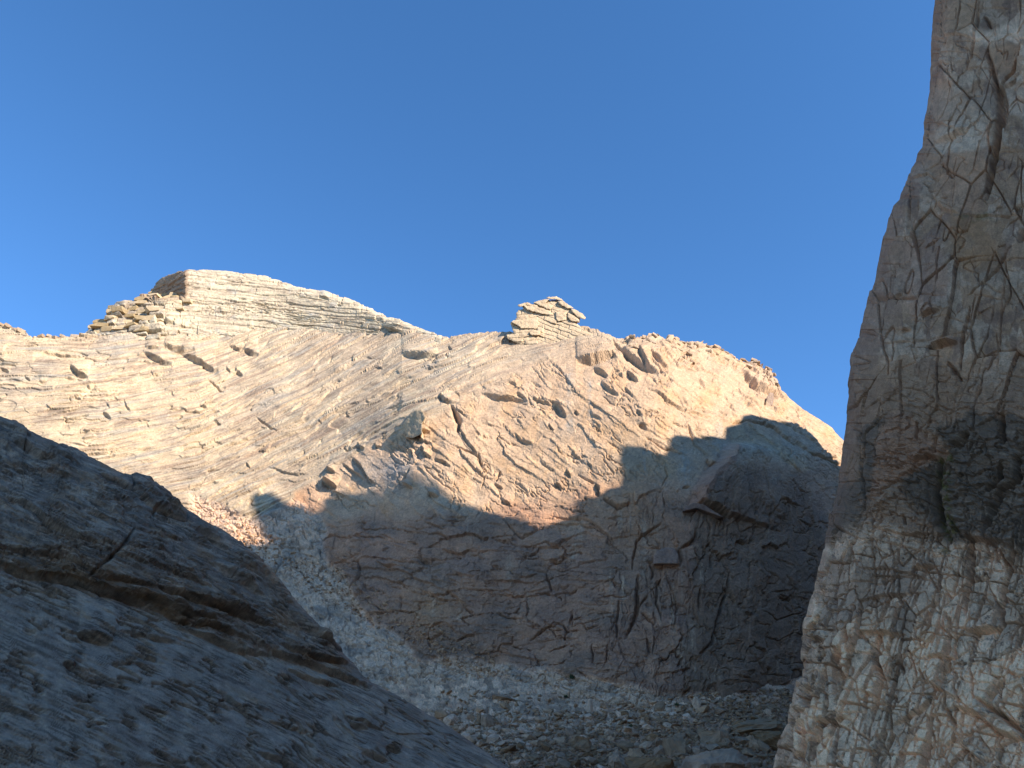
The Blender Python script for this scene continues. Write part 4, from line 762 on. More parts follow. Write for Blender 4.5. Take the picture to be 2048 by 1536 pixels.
def slab_colour(PX, PY):
    seam = interp(SEAM, PX.ravel()).reshape(PX.shape); up = sstep(-5, 5, seam - PY + 6 * fbm(PX / 12, PY / 12, 3, 221))
    th = 0.44; u = PX * math.cos(th) + PY * math.sin(th); q = -PX * math.sin(th) + PY * math.cos(th)
    C = np.empty(PX.shape + (3,), F32); C[:] = (0.155, 0.15, 0.15)
    C = mix(C, (0.27, 0.26, 0.25), sstep(.08, .2, fbm(u / 60, q / 12, 6, 222, .62)) * .7)
    C = mix(C, (0.20, 0.14, 0.09), sstep(.1, .5, fbm(u / 90, q / 30, 4, 223)) * .7)
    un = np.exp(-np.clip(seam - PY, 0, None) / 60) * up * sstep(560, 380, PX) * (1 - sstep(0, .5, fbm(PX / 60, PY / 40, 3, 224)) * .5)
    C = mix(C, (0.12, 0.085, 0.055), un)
    lo = 1 - up; L = np.empty(PX.shape + (3,), F32); L[:] = (0.235, 0.235, 0.24)
    L = mix(L, (0.27, 0.27, 0.265), sstep(.05, .35, fbm(PX / 24, PY / 130, 4, 225, .5) + .4 * np.exp(-np.clip(PY - seam, 0, None) / 70)) * .7)
    L = mix(L, (0.13, 0.115, 0.115), sstep(0.1, .22, fbm(u / 200, q / 20, 6, 226, .6)) * .5); L = mix(L, (.27, .25, .23), sstep(.2, .3, fbm(u / 110, q / 7, 5, 238, .6)) * .6); L = mix(L, (0.24, 0.19, 0.14), sstep(.2, .5, fbm(u / 120, q / 16, 4, 227)) * .4)
    C = mix(C, L, lo)
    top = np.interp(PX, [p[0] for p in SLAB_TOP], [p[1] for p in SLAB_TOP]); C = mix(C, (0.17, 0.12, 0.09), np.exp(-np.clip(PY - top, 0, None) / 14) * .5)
    C = mix(C, (0.27, 0.19, 0.12), np.exp(-(((PX - 560) * .8 + (PY - 1150) * -.6) / 26) ** 2 - (((PX - 560) * .6 + (PY - 1150) * .8) / 60) ** 2) * .7)
    vn = np.clip(joint(fbm(u / 240, q / 15, 3, 232, .5), .8) + joint(fbm(u / 150, q / 9, 3, 233, .5), .7), 0, 1); C = mix(C, (.06, .05, .045), vn * (.75 * up + .7 * lo) * sstep(-.25, .15, fbm(PX / 50, PY / 40, 2, 236)))
    C = mix(C, (.27, .26, .25), sstep(.2, .3, fbm(u / 70, q / 6, 4, 234, .6)) * .5)
    _, _, r_ = facets(u / 44, q / 15, 208); _, _, r2_ = facets(u / 24, q / 6, 231)
    return C * ((1 + .16 * fbm(u / 9, q / 4, 3, 228, .6)) * (.88 + .24 * r_) * (.93 + .14 * r2_))[..., None] * (1 - .15 * lo)[..., None] * np.array((2.15, 1.5, 1.02), F32)
sxs = np.arange(-240, 1090, 1.7); stops = interp(SLAB_TOP, sxs) + 1.5 * fbm(sxs / 12, sxs * 0 + 9, 4, 230)
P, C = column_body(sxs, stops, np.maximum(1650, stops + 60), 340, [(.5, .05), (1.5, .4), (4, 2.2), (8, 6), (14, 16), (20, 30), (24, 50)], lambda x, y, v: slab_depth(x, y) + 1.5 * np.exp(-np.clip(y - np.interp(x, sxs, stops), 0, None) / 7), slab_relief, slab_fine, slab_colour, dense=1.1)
M_slab = rock_mat("dark_gneiss", scale=1.2, bump=0.35, mott=0.2, speck=.3)
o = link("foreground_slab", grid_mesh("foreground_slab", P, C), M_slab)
tag(o, "dark grey layered rock slab rising at the left in full shade", "rock slab")
print("slab", P.shape, time.time() - T0)

# ================================================================== the pillar at the right
PIL = [(1905, -260), (1885, -120), (1870, 0), (1866, 60), (1864, 120), (1860, 180), (1856, 215), (1853, 230), (1851, 270), (1848, 296), (1837, 310), (1833, 322), (1822, 340), (1818, 352), (1813, 362), (1802, 388), (1800, 398), (1787, 412), (1777, 440), (1774, 455), (1765, 480), (1757, 520), (1750, 560), (1738, 590),
       (1730, 630), (1722, 665), (1718, 680), (1705, 712), (1700, 740), (1698, 780), (1694, 830), (1688, 880), (1683, 920), (1678, 980), (1668, 1020), (1655, 1075), (1650, 1100), (1638, 1145), (1625, 1190), (1610, 1225), (1605, 1262), (1601, 1290), (1606, 1325), (1603, 1350), (1590, 1362), (1586, 1395), (1582, 1420), (1578, 1445), (1562, 1475), (1555, 1500), (1547, 1536), (1530, 1640)]
pys = np.arange(-130, 1650, 1.75); pl = np.array(PIL, float); psil = np.interp(pys, pl[:, 1], pl[:, 0]) + 2.6 * np.round(1.6 * fbm(pys / 46, pys * 0 + 5, 3, 242)) + 2.2 * fbm(pys / 22, pys * 0 + 2, 4, 240) + 1.0 * np.round(2 * fbm(pys / 30, pys * 0 + 7, 2, 241))
NC = 300; cu = np.linspace(0, 1, NC)
PX = (psil[:, None] + (2170 - psil)[:, None] * cu[None, :]).astype(F32); PY = np.broadcast_to(pys[:, None], PX.shape).astype(F32)
pd = []
for px in (1560, 1700, 1860, 2020, 2170):
    b = np.interp(px, [1560, 1800, 2170], [24, 21.5, 17.5]); pd += slope_chain(px, 1640, b, [(1300, 74), (1000, 82), (650, 88), (300, 84), (-120, 86)])
pil_depth = Depth(pd, 0.002)
dist = PX - psil[:, None].astype(F32)
YY = pil_depth(PX, PY) + 2.4 * np.exp(-dist / 9) + 2.0 * np.exp(-dist / 40)
def pil_relief(PX, PY):
    # fracture frame leans a little like the pillar
    u = PX + 0.22 * (PY - 700); q = PY - 0.10 * (PX - 1800)
    wx = u + 12 * fbm(PX / 90, PY / 110, 2, 250) + 3 * fbm(PX / 18, PY / 18, 3, 281, .6); wy = q + 9 * fbm(PX / 90, PY / 70, 2, 251) + 3 * fbm(PX / 18, PY / 18, 3, 282, .6)
    D = 14 * fbm(PX / 130, PY / 220, 3, 252)
    lowz = sstep(1040, 1120, PY + .2 * (PX - 1700) + 30 * fbm(PX / 60, PY / 60, 3, 253))
    mid = np.exp(-((PY - (940 - .0 * PX)) / 150) ** 2) * sstep(1700, 1800, PX + .3 * (PY - 900))
    # upper: broad faces with a few joints
    w1x = u + 5 * fbm(PX / 70, PY / 80, 3, 254); w1y = q + 5 * fbm(PX / 70, PY / 80, 3, 255)
    fu, bu, ru = facets(w1x / 70, w1y / 150, 256, 12, 26); fv, bv, rv = facets(w1x / 34, w1y / 56, 257, 3, 6); _wz['pu'] = (ru, rv); up = fu + fv - 10 * np.exp(-(bu / .02) ** 2) - 4 * np.exp(-(bv / .03) ** 2) * sstep(0, .2, fbm(PX / 60, PY / 60, 2, 303))
    pj = fbm(u / 80, q / 300, 4, 258, .42); pk = fbm(u / 260, q / 90, 4, 286, .42); mk = sstep(-.15, .15, fbm(PX / 80, PY / 80, 2, 287))
    up += 4 * plates(pj, .2, 96) - 8 * joint(pj) * mk - 5 * joint(pk) * (1 - mk)
    # lower: upright prisms cut by level joints
    h, g = blocks(w1y, w1x, 110, 46, 259, .022, .95)
    f2, b2_, r2 = facets(w1x / 40, w1y / 92, 261, 5, 9); f3, b3, r3 = facets(w1x / 20, w1y / 44, 262, 1.2, 2.0); _wz['pl'] = (r2, r3, h)
    lw = 11 * (h - .5) - 16 * g + f2 - 10 * np.exp(-(b2_ / .025) ** 2) + f3 - 5 * np.exp(-(b3 / .035) ** 2) + 3 * plates(pj, .2, 97) - 12 * np.maximum(joint(pj), joint(pj + .2)) - 5 * joint(pk)
    # dark band: thin broken sheets
    md = 12 * (shingle((PY - .25 * PX) / 34 + 2 * fbm(PX / 60, PY / 34, 4, 263), .08) - .5) + 4 * (shingle((PY - .15 * PX) / 10 + 1.5 * fbm(PX / 50, PY / 14, 4, 264), .12) - .5) + facets(w1x / 34, w1y / 24, 288, 6, 14)[0] - 6 * joint(pk) - 6 * joint(pj)
    S = up * (1 - lowz) + lw * lowz; S = S * (1 - .8 * mid) + md * mid * .8
    S += (.4 + sstep(-.1, .4, fbm(PX / 60, PY / 60, 3, 304))) * (0.9 * fbm(PX / 14, PY / 12, 4, 265, .65))
    D = (D + S).astype(F32)
    _raw[0], _raw[1] = PX, PY
    WX = PX + 4 * fbm(PX / 15, PY / 15, 4, 267); WY = PY + 4 * fbm(PX / 15, PY / 15, 4, 268)
    for a in ((7, [(690, 1275), (730, 1258), (778, 1254)], 26), (7, [(615, 1335), (655, 1328)], 16), (7, [(715, 1412), (800, 1388), (842, 1382)], 34), (7, [(740, 575), (790, 560), (880, 520)], 22), (7, [(700, 470), (860, 540), (965, 450)], 10), (7, [(720, 770), (780, 842), (850, 872)], 14), (7, [(700, 1000), (760, 960)], 10),
              (7, [(975, 450), (968, 560), (985, 640)], 34), (7, [(1040, 1100), (1020, 1250), (1012, 1400), (1000, 1536)], 22), (7, [(860, 870), (1000, 862), (1100, 852)], 10), (7, [(550, 1130), (545, 1340)], 10), (7, [(580, 1210), (620, 1190)], 14), (7, [(700, 1435), (695, 1536)], 12), (7, [(740, 152), (880, 150), (940, 170)], 10),
              (7, [(980, 350), (1050, 345), (1108, 300)], 14), (7, [(640, 720), (720, 700), (760, 730)], 12), (7, [(520, 1390), (600, 1380), (720, 1370)], 8),
              (8, [(415, 992), (500, 990), (580, 1006), (622, 1012)], 22), (8, [(845, 985), (910, 985), (990, 968)], 34), (8, [(410, 858), (560, 850), (660, 846)], 14), (8, [(300, 910), (400, 905)], 12), (8, [(740, 470), (850, 620), (1000, 640), (1085, 700)], 26), (8, [(640, 320), (700, 290), (740, 300)], 20),
              (8, [(430, 740), (560, 750), (700, 780)], 12), (8, [(700, 1100), (800, 1090)], 14), (8, [(480, 580), (600, 610), (740, 600)], 12), (8, [(800, 1290), (900, 1320), (1000, 1400), (1085, 1420)], 40), (8, [(680, 1180), (780, 1240), (860, 1280)], 16), (8, [(170, 1310), (230, 1305)], 26), (8, [(450, 1240), (510, 1250)], 20),
              (8, [(240, 1340), (340, 1345), (400, 1330)], 14), (8, [(560, 1360), (680, 1300), (720, 1260)], 18), (8, [(800, 1400), (860, 1460), (930, 1520)], 30), (8, [(640, 740), (740, 735)], 26), (8, [(940, 620), (1000, 680), (1030, 760)], 30), (8, [(220, 1010), (300, 1030)], 26)):
        ledge(D, WX, WY, a[0], a[1], a[2] * 1.4, *a[3:])
    for a in ((7, [(925, 0), (915, 100), (895, 230), (875, 290)], 7), (7, [(960, 200), (985, 300), (1003, 370), (1012, 450), (1010, 560), (985, 650), (970, 720), (950, 800)], 20, 60), (7, [(1100, 200), (1060, 300), (1005, 360)], 9), (7, [(815, 230), (825, 310)], 5), (7, [(1015, 350), (1030, 420), (1025, 520)], 22, 70), (7, [(770, 0), (775, 170)], 5), (7, [(945, 60), (975, 110)], 9),
              (7, [(1100, 920), (1090, 980)], 20, 50), (7, [(1060, 1000), (1000, 1100), (880, 1200)], 6), (7, [(800, 1460), (850, 1536)], 12), (7, [(660, 890), (650, 960)], 5), (7, [(890, 1240), (860, 1380), (850, 1500)], 9),
              (8, [(780, 250), (745, 330), (728, 420), (732, 500), (755, 580), (800, 640)], 46, 34), (8, [(745, 300), (728, 420), (740, 540)], 16, 60), (8, [(790, 250), (830, 240), (860, 200)], 30, 60), (8, [(872, 620), (872, 700), (862, 780), (848, 860), (850, 925)], 17, 50), (8, [(1040, 690), (1005, 790), (982, 880), (990, 970)], 20, 60), (8, [(500, 1000), (490, 1100), (520, 1180), (500, 1260), (480, 1340)], 17, 50),
              (8, [(360, 1060), (342, 1150), (335, 1245)], 16, 44), (8, [(235, 1210), (228, 1300)], 28, 70), (8, [(385, 990), (380, 1050)], 18), (8, [(210, 1350), (190, 1500)], 22, 60), (8, [(290, 1340), (250, 1440), (240, 1500)], 14, 44), (8, [(580, 880), (570, 1000)], 8), (8, [(410, 600), (460, 500), (440, 340), (450, 210), (550, 130)], 7), (8, [(660, 160), (655, 240)], 7),
              (8, [(940, 440), (980, 400), (1000, 340)], 26, 70), (8, [(930, 600), (960, 520), (1000, 440), (1060, 400), (1060, 300)], 22, 70), (8, [(610, 530), (620, 580)], 8), (8, [(780, 1110), (765, 1230)], 12), (8, [(590, 1100), (600, 1160)], 10), (8, [(400, 880), (400, 960)], 9), (8, [(1000, 1200), (940, 1320)], 20), (8, [(340, 1280), (420, 1060)], 7), (8, [(1050, 640), (1030, 720)], 16, 40),
              (8, [(740, 200), (720, 280), (640, 350), (480, 480)], 8), (8, [(990, 130), (1000, 250)], 24, 60), (8, [(920, 1280), (1000, 1330), (1085, 1400)], 22, 60), (8, [(560, 1400), (520, 1500)], 12), (8, [(700, 1420), (680, 1536)], 14)):
        crack(D, WX, WY, a[0], a[1], a[2] * 1.3, (a[3] if len(a) > 3 else a[2] * 2.6) * 1.3)
    return D
D = pil_relief(PX, PY)
def pil_colour(PX, PY):
    n1 = fbm(PX / 60, PY / 60, 5, 270); n2 = fbm(PX / 16, PY / 14, 5, 271, .68); n3 = fbm(PX / 30, PY / 110, 4, 272)
    wx = PX + 14 * n1 + 7 * n2; wy = PY + 14 * fbm(PX / 50, PY / 50, 4, 273)
    C = np.empty(PX.shape + (3,), F32); C[:] = (0.27, 0.215, 0.17)
    C = mix(C, (0.31, 0.28, 0.25), sstep(.0, .12, n1 + .3 * n2)); C = mix(C, (0.17, 0.135, 0.12), sstep(.08, .2, fbm(PX / 40, PY / 60, 6, 274, .62)) * .75)
    ru, rv = _wz['pu']; C *= (.8 + .4 * ru)[..., None] * (.88 + .24 * rv)[..., None]
    for pts, cc, a in (([(880, 120), (1110, 90), (1110, 170), (900, 180)], (.50, .48, .45), .8), ([(740, 140), (900, 140), (900, 158), (740, 160)], (.40, .33, .27), .6), ([(750, 540), (965, 440), (970, 600), (830, 610), (740, 620)], (.40, .39, .37), .8), ([(1010, 380), (1110, 380), (1110, 470), (1020, 470)], (.42, .40, .38), .7),
                       ([(740, 360), (1000, 370), (990, 470), (860, 520), (720, 520)], (.30, .28, .26), .6), ([(720, 640), (960, 610), (940, 860), (800, 850)], (.29, .215, .165), .7), ([(760, 10), (960, 0), (880, 130), (750, 130)], (.30, .245, .19), .7), ([(980, 180), (1100, 180), (1060, 300), (1000, 320)], (.30, .23, .175), .8),
                       ([(800, 880), (1050, 880), (1020, 1060), (840, 1100)], (.25, .175, .11), .6), ([(440, 900), (620, 760), (640, 1200), (500, 1536), (400, 1536)], (.215, .175, .15), .6), ([(620, 1000), (760, 900), (820, 1200), (640, 1300)], (.25, .195, .18), .5)):
        C = mix(C, cc, region(wx, wy, 7, pts, 9) * a)
    md = sstep(700, 780, wy) * (1 - sstep(1060, 1100, wy)); C = mix(C, (0.20, 0.16, 0.13), md * .75)
    for pts in ([(440, 200), (550, 125), (555, 150), (510, 290), (480, 450), (440, 600), (310, 690), (305, 620), (320, 540), (380, 410), (440, 330)],
                [(740, 200), (860, 130), (1110, 150), (1110, 700), (1040, 690), (900, 600), (800, 640), (730, 580), (650, 500), (600, 400), (700, 290), (760, 300)]):
        C = mix(C, (0.085, 0.08, 0.075), region(wx + 16 * n2 + 14 * n1, wy + 26 * n2 + 20 * n1, 8, pts, 9) * np.clip(.8 + .5 * n2, 0, 1))
    C = mix(C, (0.20, 0.20, 0.19), region(wx, wy, 8, [(740, 200), (1110, 150), (1110, 700), (900, 600), (740, 580)], 6) * sstep(.15, .4, fbm(PX / 50, (PY - .2 * PX) / 7, 4, 275)) * .6)
    C = mix(C, (0.23, 0.172, 0.14), region(wx, wy, 8, [(550, 130), (650, 150), (760, 280), (600, 400), (480, 480), (490, 300)], 7) * .9)
    vn = np.clip(joint(fbm(PX / 60, PY / 200, 4, 289, .5), .8) + joint(fbm(PX / 60, PY / 40, 4, 301, .5), .7) * sstep(0, .3, n1), 0, 1); C = mix(C, (.07, .055, .045), vn * .3)
    lo = sstep(-20, 20, wy - interp([(1500, 1080), (1660, 1085), (1750, 1040), (1880, 1090), (1950, 1080), (2100, 1130), (2200, 1160)], wx.ravel()).reshape(wx.shape))
    L = np.empty(C.shape, F32); L[:] = (0.36, 0.32, 0.28)
    L = mix(L, (0.46, 0.43, 0.385), sstep(.05, .17, fbm(PX / 30, PY / 40, 5, 276, .6) + .25 * sstep(1230, 1300, PY) - .1)); L = mix(L, (0.22, 0.185, 0.15), sstep(.12, .22, fbm(PX / 36, PY / 50, 6, 277, .62)) * .75)
    L = mix(L, (0.09, 0.08, 0.075), sstep(.2, .28, fbm(PX / 16, PY / 16, 6, 278, .75)) * .8); L = mix(L, (.49, .45, .39), sstep(.1, .25, fbm(PX / 26, PY / 60, 4, 302)) * .6 * sstep(1150, 1350, PY)); L = mix(L, (.1, .08, .06), vn * .5); L = mix(L, (0.22, 0.19, 0.17), region(wx, wy, 8, [(300, 720), (760, 720), (700, 1000), (300, 1010)], 20) * .65)
    r2_, r3_, h_ = _wz['pl']; L *= ((.78 + .4 * r2_) * (.92 + .16 * r3_))[..., None]; L = mix(L, (.48, .43, .36), (r2_ > .6) * sstep(1150, 1320, PY) * .6)
    C = mix(C, L, lo * .95)
    C = mix(C, (0.085, 0.09, 0.03), (region(wx, wy, 8, [(720, 300), (790, 270), (810, 600), (780, 640), (730, 560)], 5) + .7 * region(wx, wy, 8, [(750, 660), (800, 650), (790, 720)], 4) + .6 * region(wx, wy, 7, [(815, 870), (960, 860), (990, 880), (860, 895)], 4) + .6 * region(wx, wy, 7, [(970, 620), (1005, 620), (995, 670)], 3)) * sstep(-.15, .2, n2) * .8)
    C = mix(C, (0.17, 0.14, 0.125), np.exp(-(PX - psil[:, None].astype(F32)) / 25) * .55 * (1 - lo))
    return C * (1 + .26 * n2 + .14 * fbm(PX / 5, PY / 5, 2, 279))[..., None] * (1 + .1 * lo)[..., None] * np.array((1.68, 1.07, .69), F32)
P = pt(PX, PY, YY); N = normals(pt(PX, PY, pil_depth(PX, PY) + .9 * np.exp(-dist / 70))); S = YY / FPX
P = P + N * (D * S)[..., None] * np.clip(0.45 + dist / 30, 0, 1)[..., None]; C = pil_colour(PX, PY)
wr, wc = [], []
for k, (dx, dy) in enumerate([(.12, .5), (.6, 1.6), (1.8, 4), (4, 8), (8, 14), (14, 22), (22, 28)][::-1]):
    c = P[:, 0].copy(); c[:, 0] += dx * 1.15; c[:, 1] += dy; wr.append(c); wc.append(C[:, 0])
P = np.concatenate([np.stack(wr, 1), P], 1); C = np.concatenate([np.stack(wc, 1), C], 1)
# its unseen right end and top close the body towards the ridge
er, ec = [], []
for dx, dy in ((2, -1), (6, -2), (14, -1), (22, 6)):
    c = P[:, NC + 6].copy(); c[:, 0] += dx; c[:, 1] += dy; er.append(c); ec.append(C[:, NC + 6])
P = np.concatenate([P, np.stack(er, 1)], 1); C = np.concatenate([C, np.stack(ec, 1)], 1)
M_pil = rock_mat("fractured_pillar_rock", scale=3.2, bump=0.4, mott=0.24, speck=.5)
o = link("rock_pillar", grid_mesh("rock_pillar", P, C), M_pil)
tag(o, "towering near rock pillar filling the right edge, fractured pale foot and dark band", "rock pillar")
print("pillar", P.shape, time.time() - T0)

pillar_o = o

# ================================================================== scree at the foot
gd = []
for px, Y0 in ((500, 150), (800, 146), (1000, 140), (1200, 136), (1400, 133), (1600, 140), (1750, 150)):
    gd += slope_chain(px, 1385 if px > 1100 else 1345, Y0 - 3, [(1440, 30), (1536, 24), (1660, 12)] )
gd2 = [(a, b, c) for a, b, c in gd]
scree_depth = Depth(gd2, .004)
gxs = np.arange(640, 1760, 1.9); gys = np.arange(1290, 1665, 1.9); PX, PY = np.meshgrid(gxs, gys); PX = PX.astype(F32); PY = PY.astype(F32)
YY = scree_depth(PX, PY)
px2 = PX + 6 * fbm(PX / 20, PY / 12, 3, 290); py2 = PY + 5 * fbm(PX / 20, PY / 12, 3, 291)
b, r, ox, oy = voro((PX + .3 * PY) / 36 + .2 * fbm(PX / 30, PY / 16, 3, 299), PY / 14 + .2 * fbm(PX / 30, PY / 16, 3, 300), 292); b2, r2, ox2, oy2 = voro(PX / 13 + .2 * fbm(PX / 12, PY / 8, 2, 297), PY / 7 + .2 * fbm(PX / 12, PY / 8, 2, 298), 293); b3, r3, ox3, oy3 = voro(PX / 6, PY / 4, 294)
D = 5 * fbm(PX / 120, PY / 40, 3, 295) + 3.5 * (r - .5) + 4 * oy * (r - .3) - 2 * np.exp(-(b / .06) ** 2) + 2.6 * (r2 - .5) + 3 * oy2 * (r2 - .5) - 1.6 * np.exp(-(b2 / .1) ** 2) + 1.2 * (r3 - .5) - .8 * np.exp(-(b3 / .12) ** 2)
C = np.empty(PX.shape + (3,), F32); C[:] = (0.315, 0.295, 0.27)
n1 = fbm(PX / 50, PY / 20, 5, 296)
C = mix(C, (0.23, 0.20, 0.18), sstep(-.1, .4, n1)); C = mix(C, (0.19, 0.155, 0.135), sstep(-40, 60, (PX - 1330) * .25 + (PY - 1430) + 60 * n1)); C *= (0.7 + .6 * r2)[..., None] * np.array((2.1, 1.4, .95), F32)
P = pt(PX, PY, YY); N = normals(P); P = P + N * (D * YY / FPX)[..., None]; screeP = P
M_scree = rock_mat("scree_rock", scale=0.6, bump=0.6, mott=0.28)
o = link("scree_slope", grid_mesh("scree_slope", P, C), M_scree); tag(o, "grey broken scree slope below the shaded wall", "scree", kind='structure')
def scree_at(px, py):
    return screeP[int(np.clip(round((py - gys[0]) / 1.9), 0, len(gys) - 1)), int(np.clip(round((px - gxs[0]) / 1.9), 0, len(gxs) - 1))]
bo_me = [hull_mesh("boulder", 400 + i, (1, 1, 1), 18, .45, M_talus) for i in range(12)]; bp_me = [hull_mesh("pale_boulder", 430 + i, (1, 1, 1), 18, .55, M_talus_pale) for i in range(12)]
def slab_y(x): return float(np.interp(x, [p[0] for p in SLAB_TOP], [p[1] for p in SLAB_TOP]))
def dome_boulder(px, py, w_, h_, seed, label, mat):
    """a large boulder with worn facets"""
    bm = bmesh.new(); src = hull_mesh("tmp", seed, (1, 1, 1), 26, .4); bm.from_mesh(src); bpy.data.meshes.remove(src)
    bmesh.ops.subdivide_edges(bm, edges=bm.edges, cuts=5, use_grid_fill=True); bmesh.ops.triangulate(bm, faces=bm.faces)
    from mathutils import noise as mn
    for v in bm.verts: v.co += v.normal * (mn.fractal(v.co * 2.4 + Vector((seed, 0, 0)), .7, 2.1, 6) * .09); 
    me = bpy.data.meshes.new("boulder"); bm.to_mesh(me); bm.free(); me.materials.append(mat)
    p = scree_at(px, py + h_ * .35); m = p[1] / FPX
    o = put(me, "boulder", Vector(p) + Vector((0, 0, h_ * m * .1)), (w_ * m, w_ * m * .8, h_ * m * 1.5), (0, R.uniform(-.15, .15), R.uniform(-.4, .4))); tag(o, label, "boulder"); return o
# crop 13 positions, measured in the photograph
BIG = [(1347, 1494, 52, 40, 501, "largest dark brown boulder near the bottom centre with a shadowed gap beneath", M_talus), (1300, 1530, 90, 34, 502, "wide low brown boulder cut by the bottom edge, left of the flat slab", M_talus), (1430, 1530, 150, 46, 503, "broad flat grey slab of rock at the bottom beside the pillar's foot", M_talus),
       (1238, 1525, 44, 34, 504, "grey brown boulder directly left of the wide low brown boulder", M_talus), (1432, 1478, 70, 30, 505, "low brown slab right of and above the largest boulder", M_talus), (1500, 1452, 120, 22, 506, "long ledge of brown rock reaching the pillar's foot", M_talus), (1530, 1480, 80, 26, 507, "ochre brown slab tucked beside the pillar's foot", M_talus),
       (1379, 1500, 16, 14, 508, "small pale rounded stone just right of the largest boulder", M_talus_pale), (1431, 1497, 13, 11, 509, "tiny whitish stone in front of the low brown slab", M_talus_pale), (1395, 1408, 17, 24, 510, "pale squarish block standing against the wall's foot", M_talus_pale), (1537, 1428, 18, 14, 511, "pale angular stone high on the scree by the pillar", M_talus_pale),
       (1160, 1487, 50, 24, 512, "grey brown flat boulder left in the boulder field with a dark gap beneath", M_talus), (900, 1436, 30, 20, 513, "pale block at the top of the rubble beside the left slab", M_talus_pale), (958, 1438, 18, 20, 514, "brown tinted upright block in the rubble", M_talus), (975, 1440, 24, 22, 515, "dark tilted slab leaning right of the upright block", M_talus),
       (1270, 1505, 34, 24, 516, "pale grey boulder above the wide low brown boulder", M_talus_pale), (1180, 1412, 12, 24, 517, "narrow leaning slab on the pale rock apron", M_talus_pale), (1005, 1398, 46, 8, 518, "thin dark tilted plate on the pale apron", M_talus), (1570, 1505, 26, 22, 519, "grey block in the angle between scree and pillar", M_talus_pale), (1506, 1487, 30, 24, 520, "grey angular boulder between ochre slab and pale foot of pillar", M_talus_pale)]
for b_ in BIG: dome_boulder(*b_)
n = 0; tries = 0; spots = []
while n < 250 and tries < 20000:
    tries += 1; py = 1396 + 144 * R.random() ** .6; px = R.uniform(880, 1600)
    if py > slab_y(px) - 4 + (0 if px < 1060 else 200) and px < 1060: continue
    if px < 1180 and py < 1425 + .0 * px and R.random() < .8: continue
    if px > 1620 - (py - 1300) * .25: continue
    a = R.uniform(6, 16) * (1 + .9 * (py - 1396) / 144) * (1 if R.random() < .85 else 1.7)
    if any((px - x) ** 2 + ((py - y) * 1.8) ** 2 < (.42 * (a + s_)) ** 2 for x, y, s_ in spots): continue
    spots.append((px, py, a)); dark = R.random() < sstep(-60, 60, (px - 1330) * .25 + (py - 1430)) * .85 + .1
    p = scree_at(px, py); m = p[1] / FPX
    o = put(R.choice(bo_me if dark else bp_me), "talus_boulder", Vector(p) + Vector((0, 0, .12 * a * m)), (a * m * R.uniform(.9, 1.5), a * m * R.uniform(.8, 1.3), a * m * R.uniform(.45, .85)), (R.uniform(-.5, .5), R.uniform(-.5, .5), R.uniform(0, 6.28)))
    if dark: tag(o, "angular brown boulder among many like it in the scree", "boulder", "brown boulders in the scree")
    else: tag(o, "angular pale grey boulder among many like it in the scree", "boulder", "pale boulders in the scree")
    n += 1
def rubble(name, spots_fn, count, size, mat, seed):
    """countless small stones as one mesh"""
    r = np.random.RandomState(seed); base = []
    for i in range(8):
        me = hull_mesh("t", 600 + i, (1, 1, 1), 10, .5); v = np.array([x.co[:] for x in me.vertices]); f = [tuple(p.vertices) for p in me.polygons]; base.append((v, np.array(f))); bpy.data.meshes.remove(me)
    V, Fc, off = [], [], 0
    for i in range(count):
        p, m, px, py = spots_fn(r)
        if p is None: continue
        v, f = base[r.randint(8)]; a = size[0] + (size[1] - size[0]) * r.rand() ** 2.2; a *= m
        e = Matrix.Rotation(r.rand() * 6.28, 3, 'Z') @ Matrix.Rotation(r.uniform(-.6, .6), 3, 'X') @ Matrix.Rotation(r.uniform(-.6, .6), 3, 'Y')
        w_ = (v * (a * r.uniform(.8, 1.6), a * r.uniform(.7, 1.2), a * r.uniform(.35, .8))) @ np.array(e).T + p + (0, 0, .1 * a)
        V.append(w_); Fc.append(f + off); off += len(v)
    V = np.concatenate(V); Fc = np.concatenate(Fc); me = bpy.data.meshes.new(name); me.vertices.add(len(V)); me.vertices.foreach_set("co", V.astype(F32).ravel())
    me.loops.add(len(Fc) * 3); me.loops.foreach_set("vertex_index", Fc.ravel().astype(np.int32)); me.polygons.add(len(Fc)); me.polygons.foreach_set("loop_start", np.arange(0, len(Fc) * 3, 3, dtype=np.int32)); me.update(calc_edges=True)
    o = link(name, me, mat); tag(o, "countless small broken stones scattered over the scree and gully", "rubble", kind='stuff'); return o
def sp_scree(r):
    px = r.uniform(860, 1620); py = 1380 + 165 * r.rand()
    if px < 1060 and py > slab_y(px) + 2: return None, 0, 0, 0
    if px < 1200 and py < 1420 and r.rand() < .75: return None, 0, 0, 0
    p = scree_at(px, py); return p, p[1] / FPX, px, py
rubble("rubble", sp_scree, 5200, (3, 13), M_talus_pale, 3)
rubble("brown_rubble", lambda r: (lambda q: q if q[0] is not None and (q[2] - 1330) * .25 + (q[3] - 1430) + r.uniform(-50, 50) > 0 else (None, 0, 0, 0))(sp_scree(r)), 5200, (3, 14), M_talus, 4)
def sp_gully(r):
    t = r.rand(); px = 470 + 520 * t; c = 1060 + 280 * t; py = c + r.uniform(-30, 40); 
    if py > slab_y(px) + 4: return None, 0, 0, 0
    p = wall_at(px, py); return p, p[1] / FPX, px, py
rubble("gully_rubble", sp_gully, 900, (3, 11), M_talus_pale, 5)

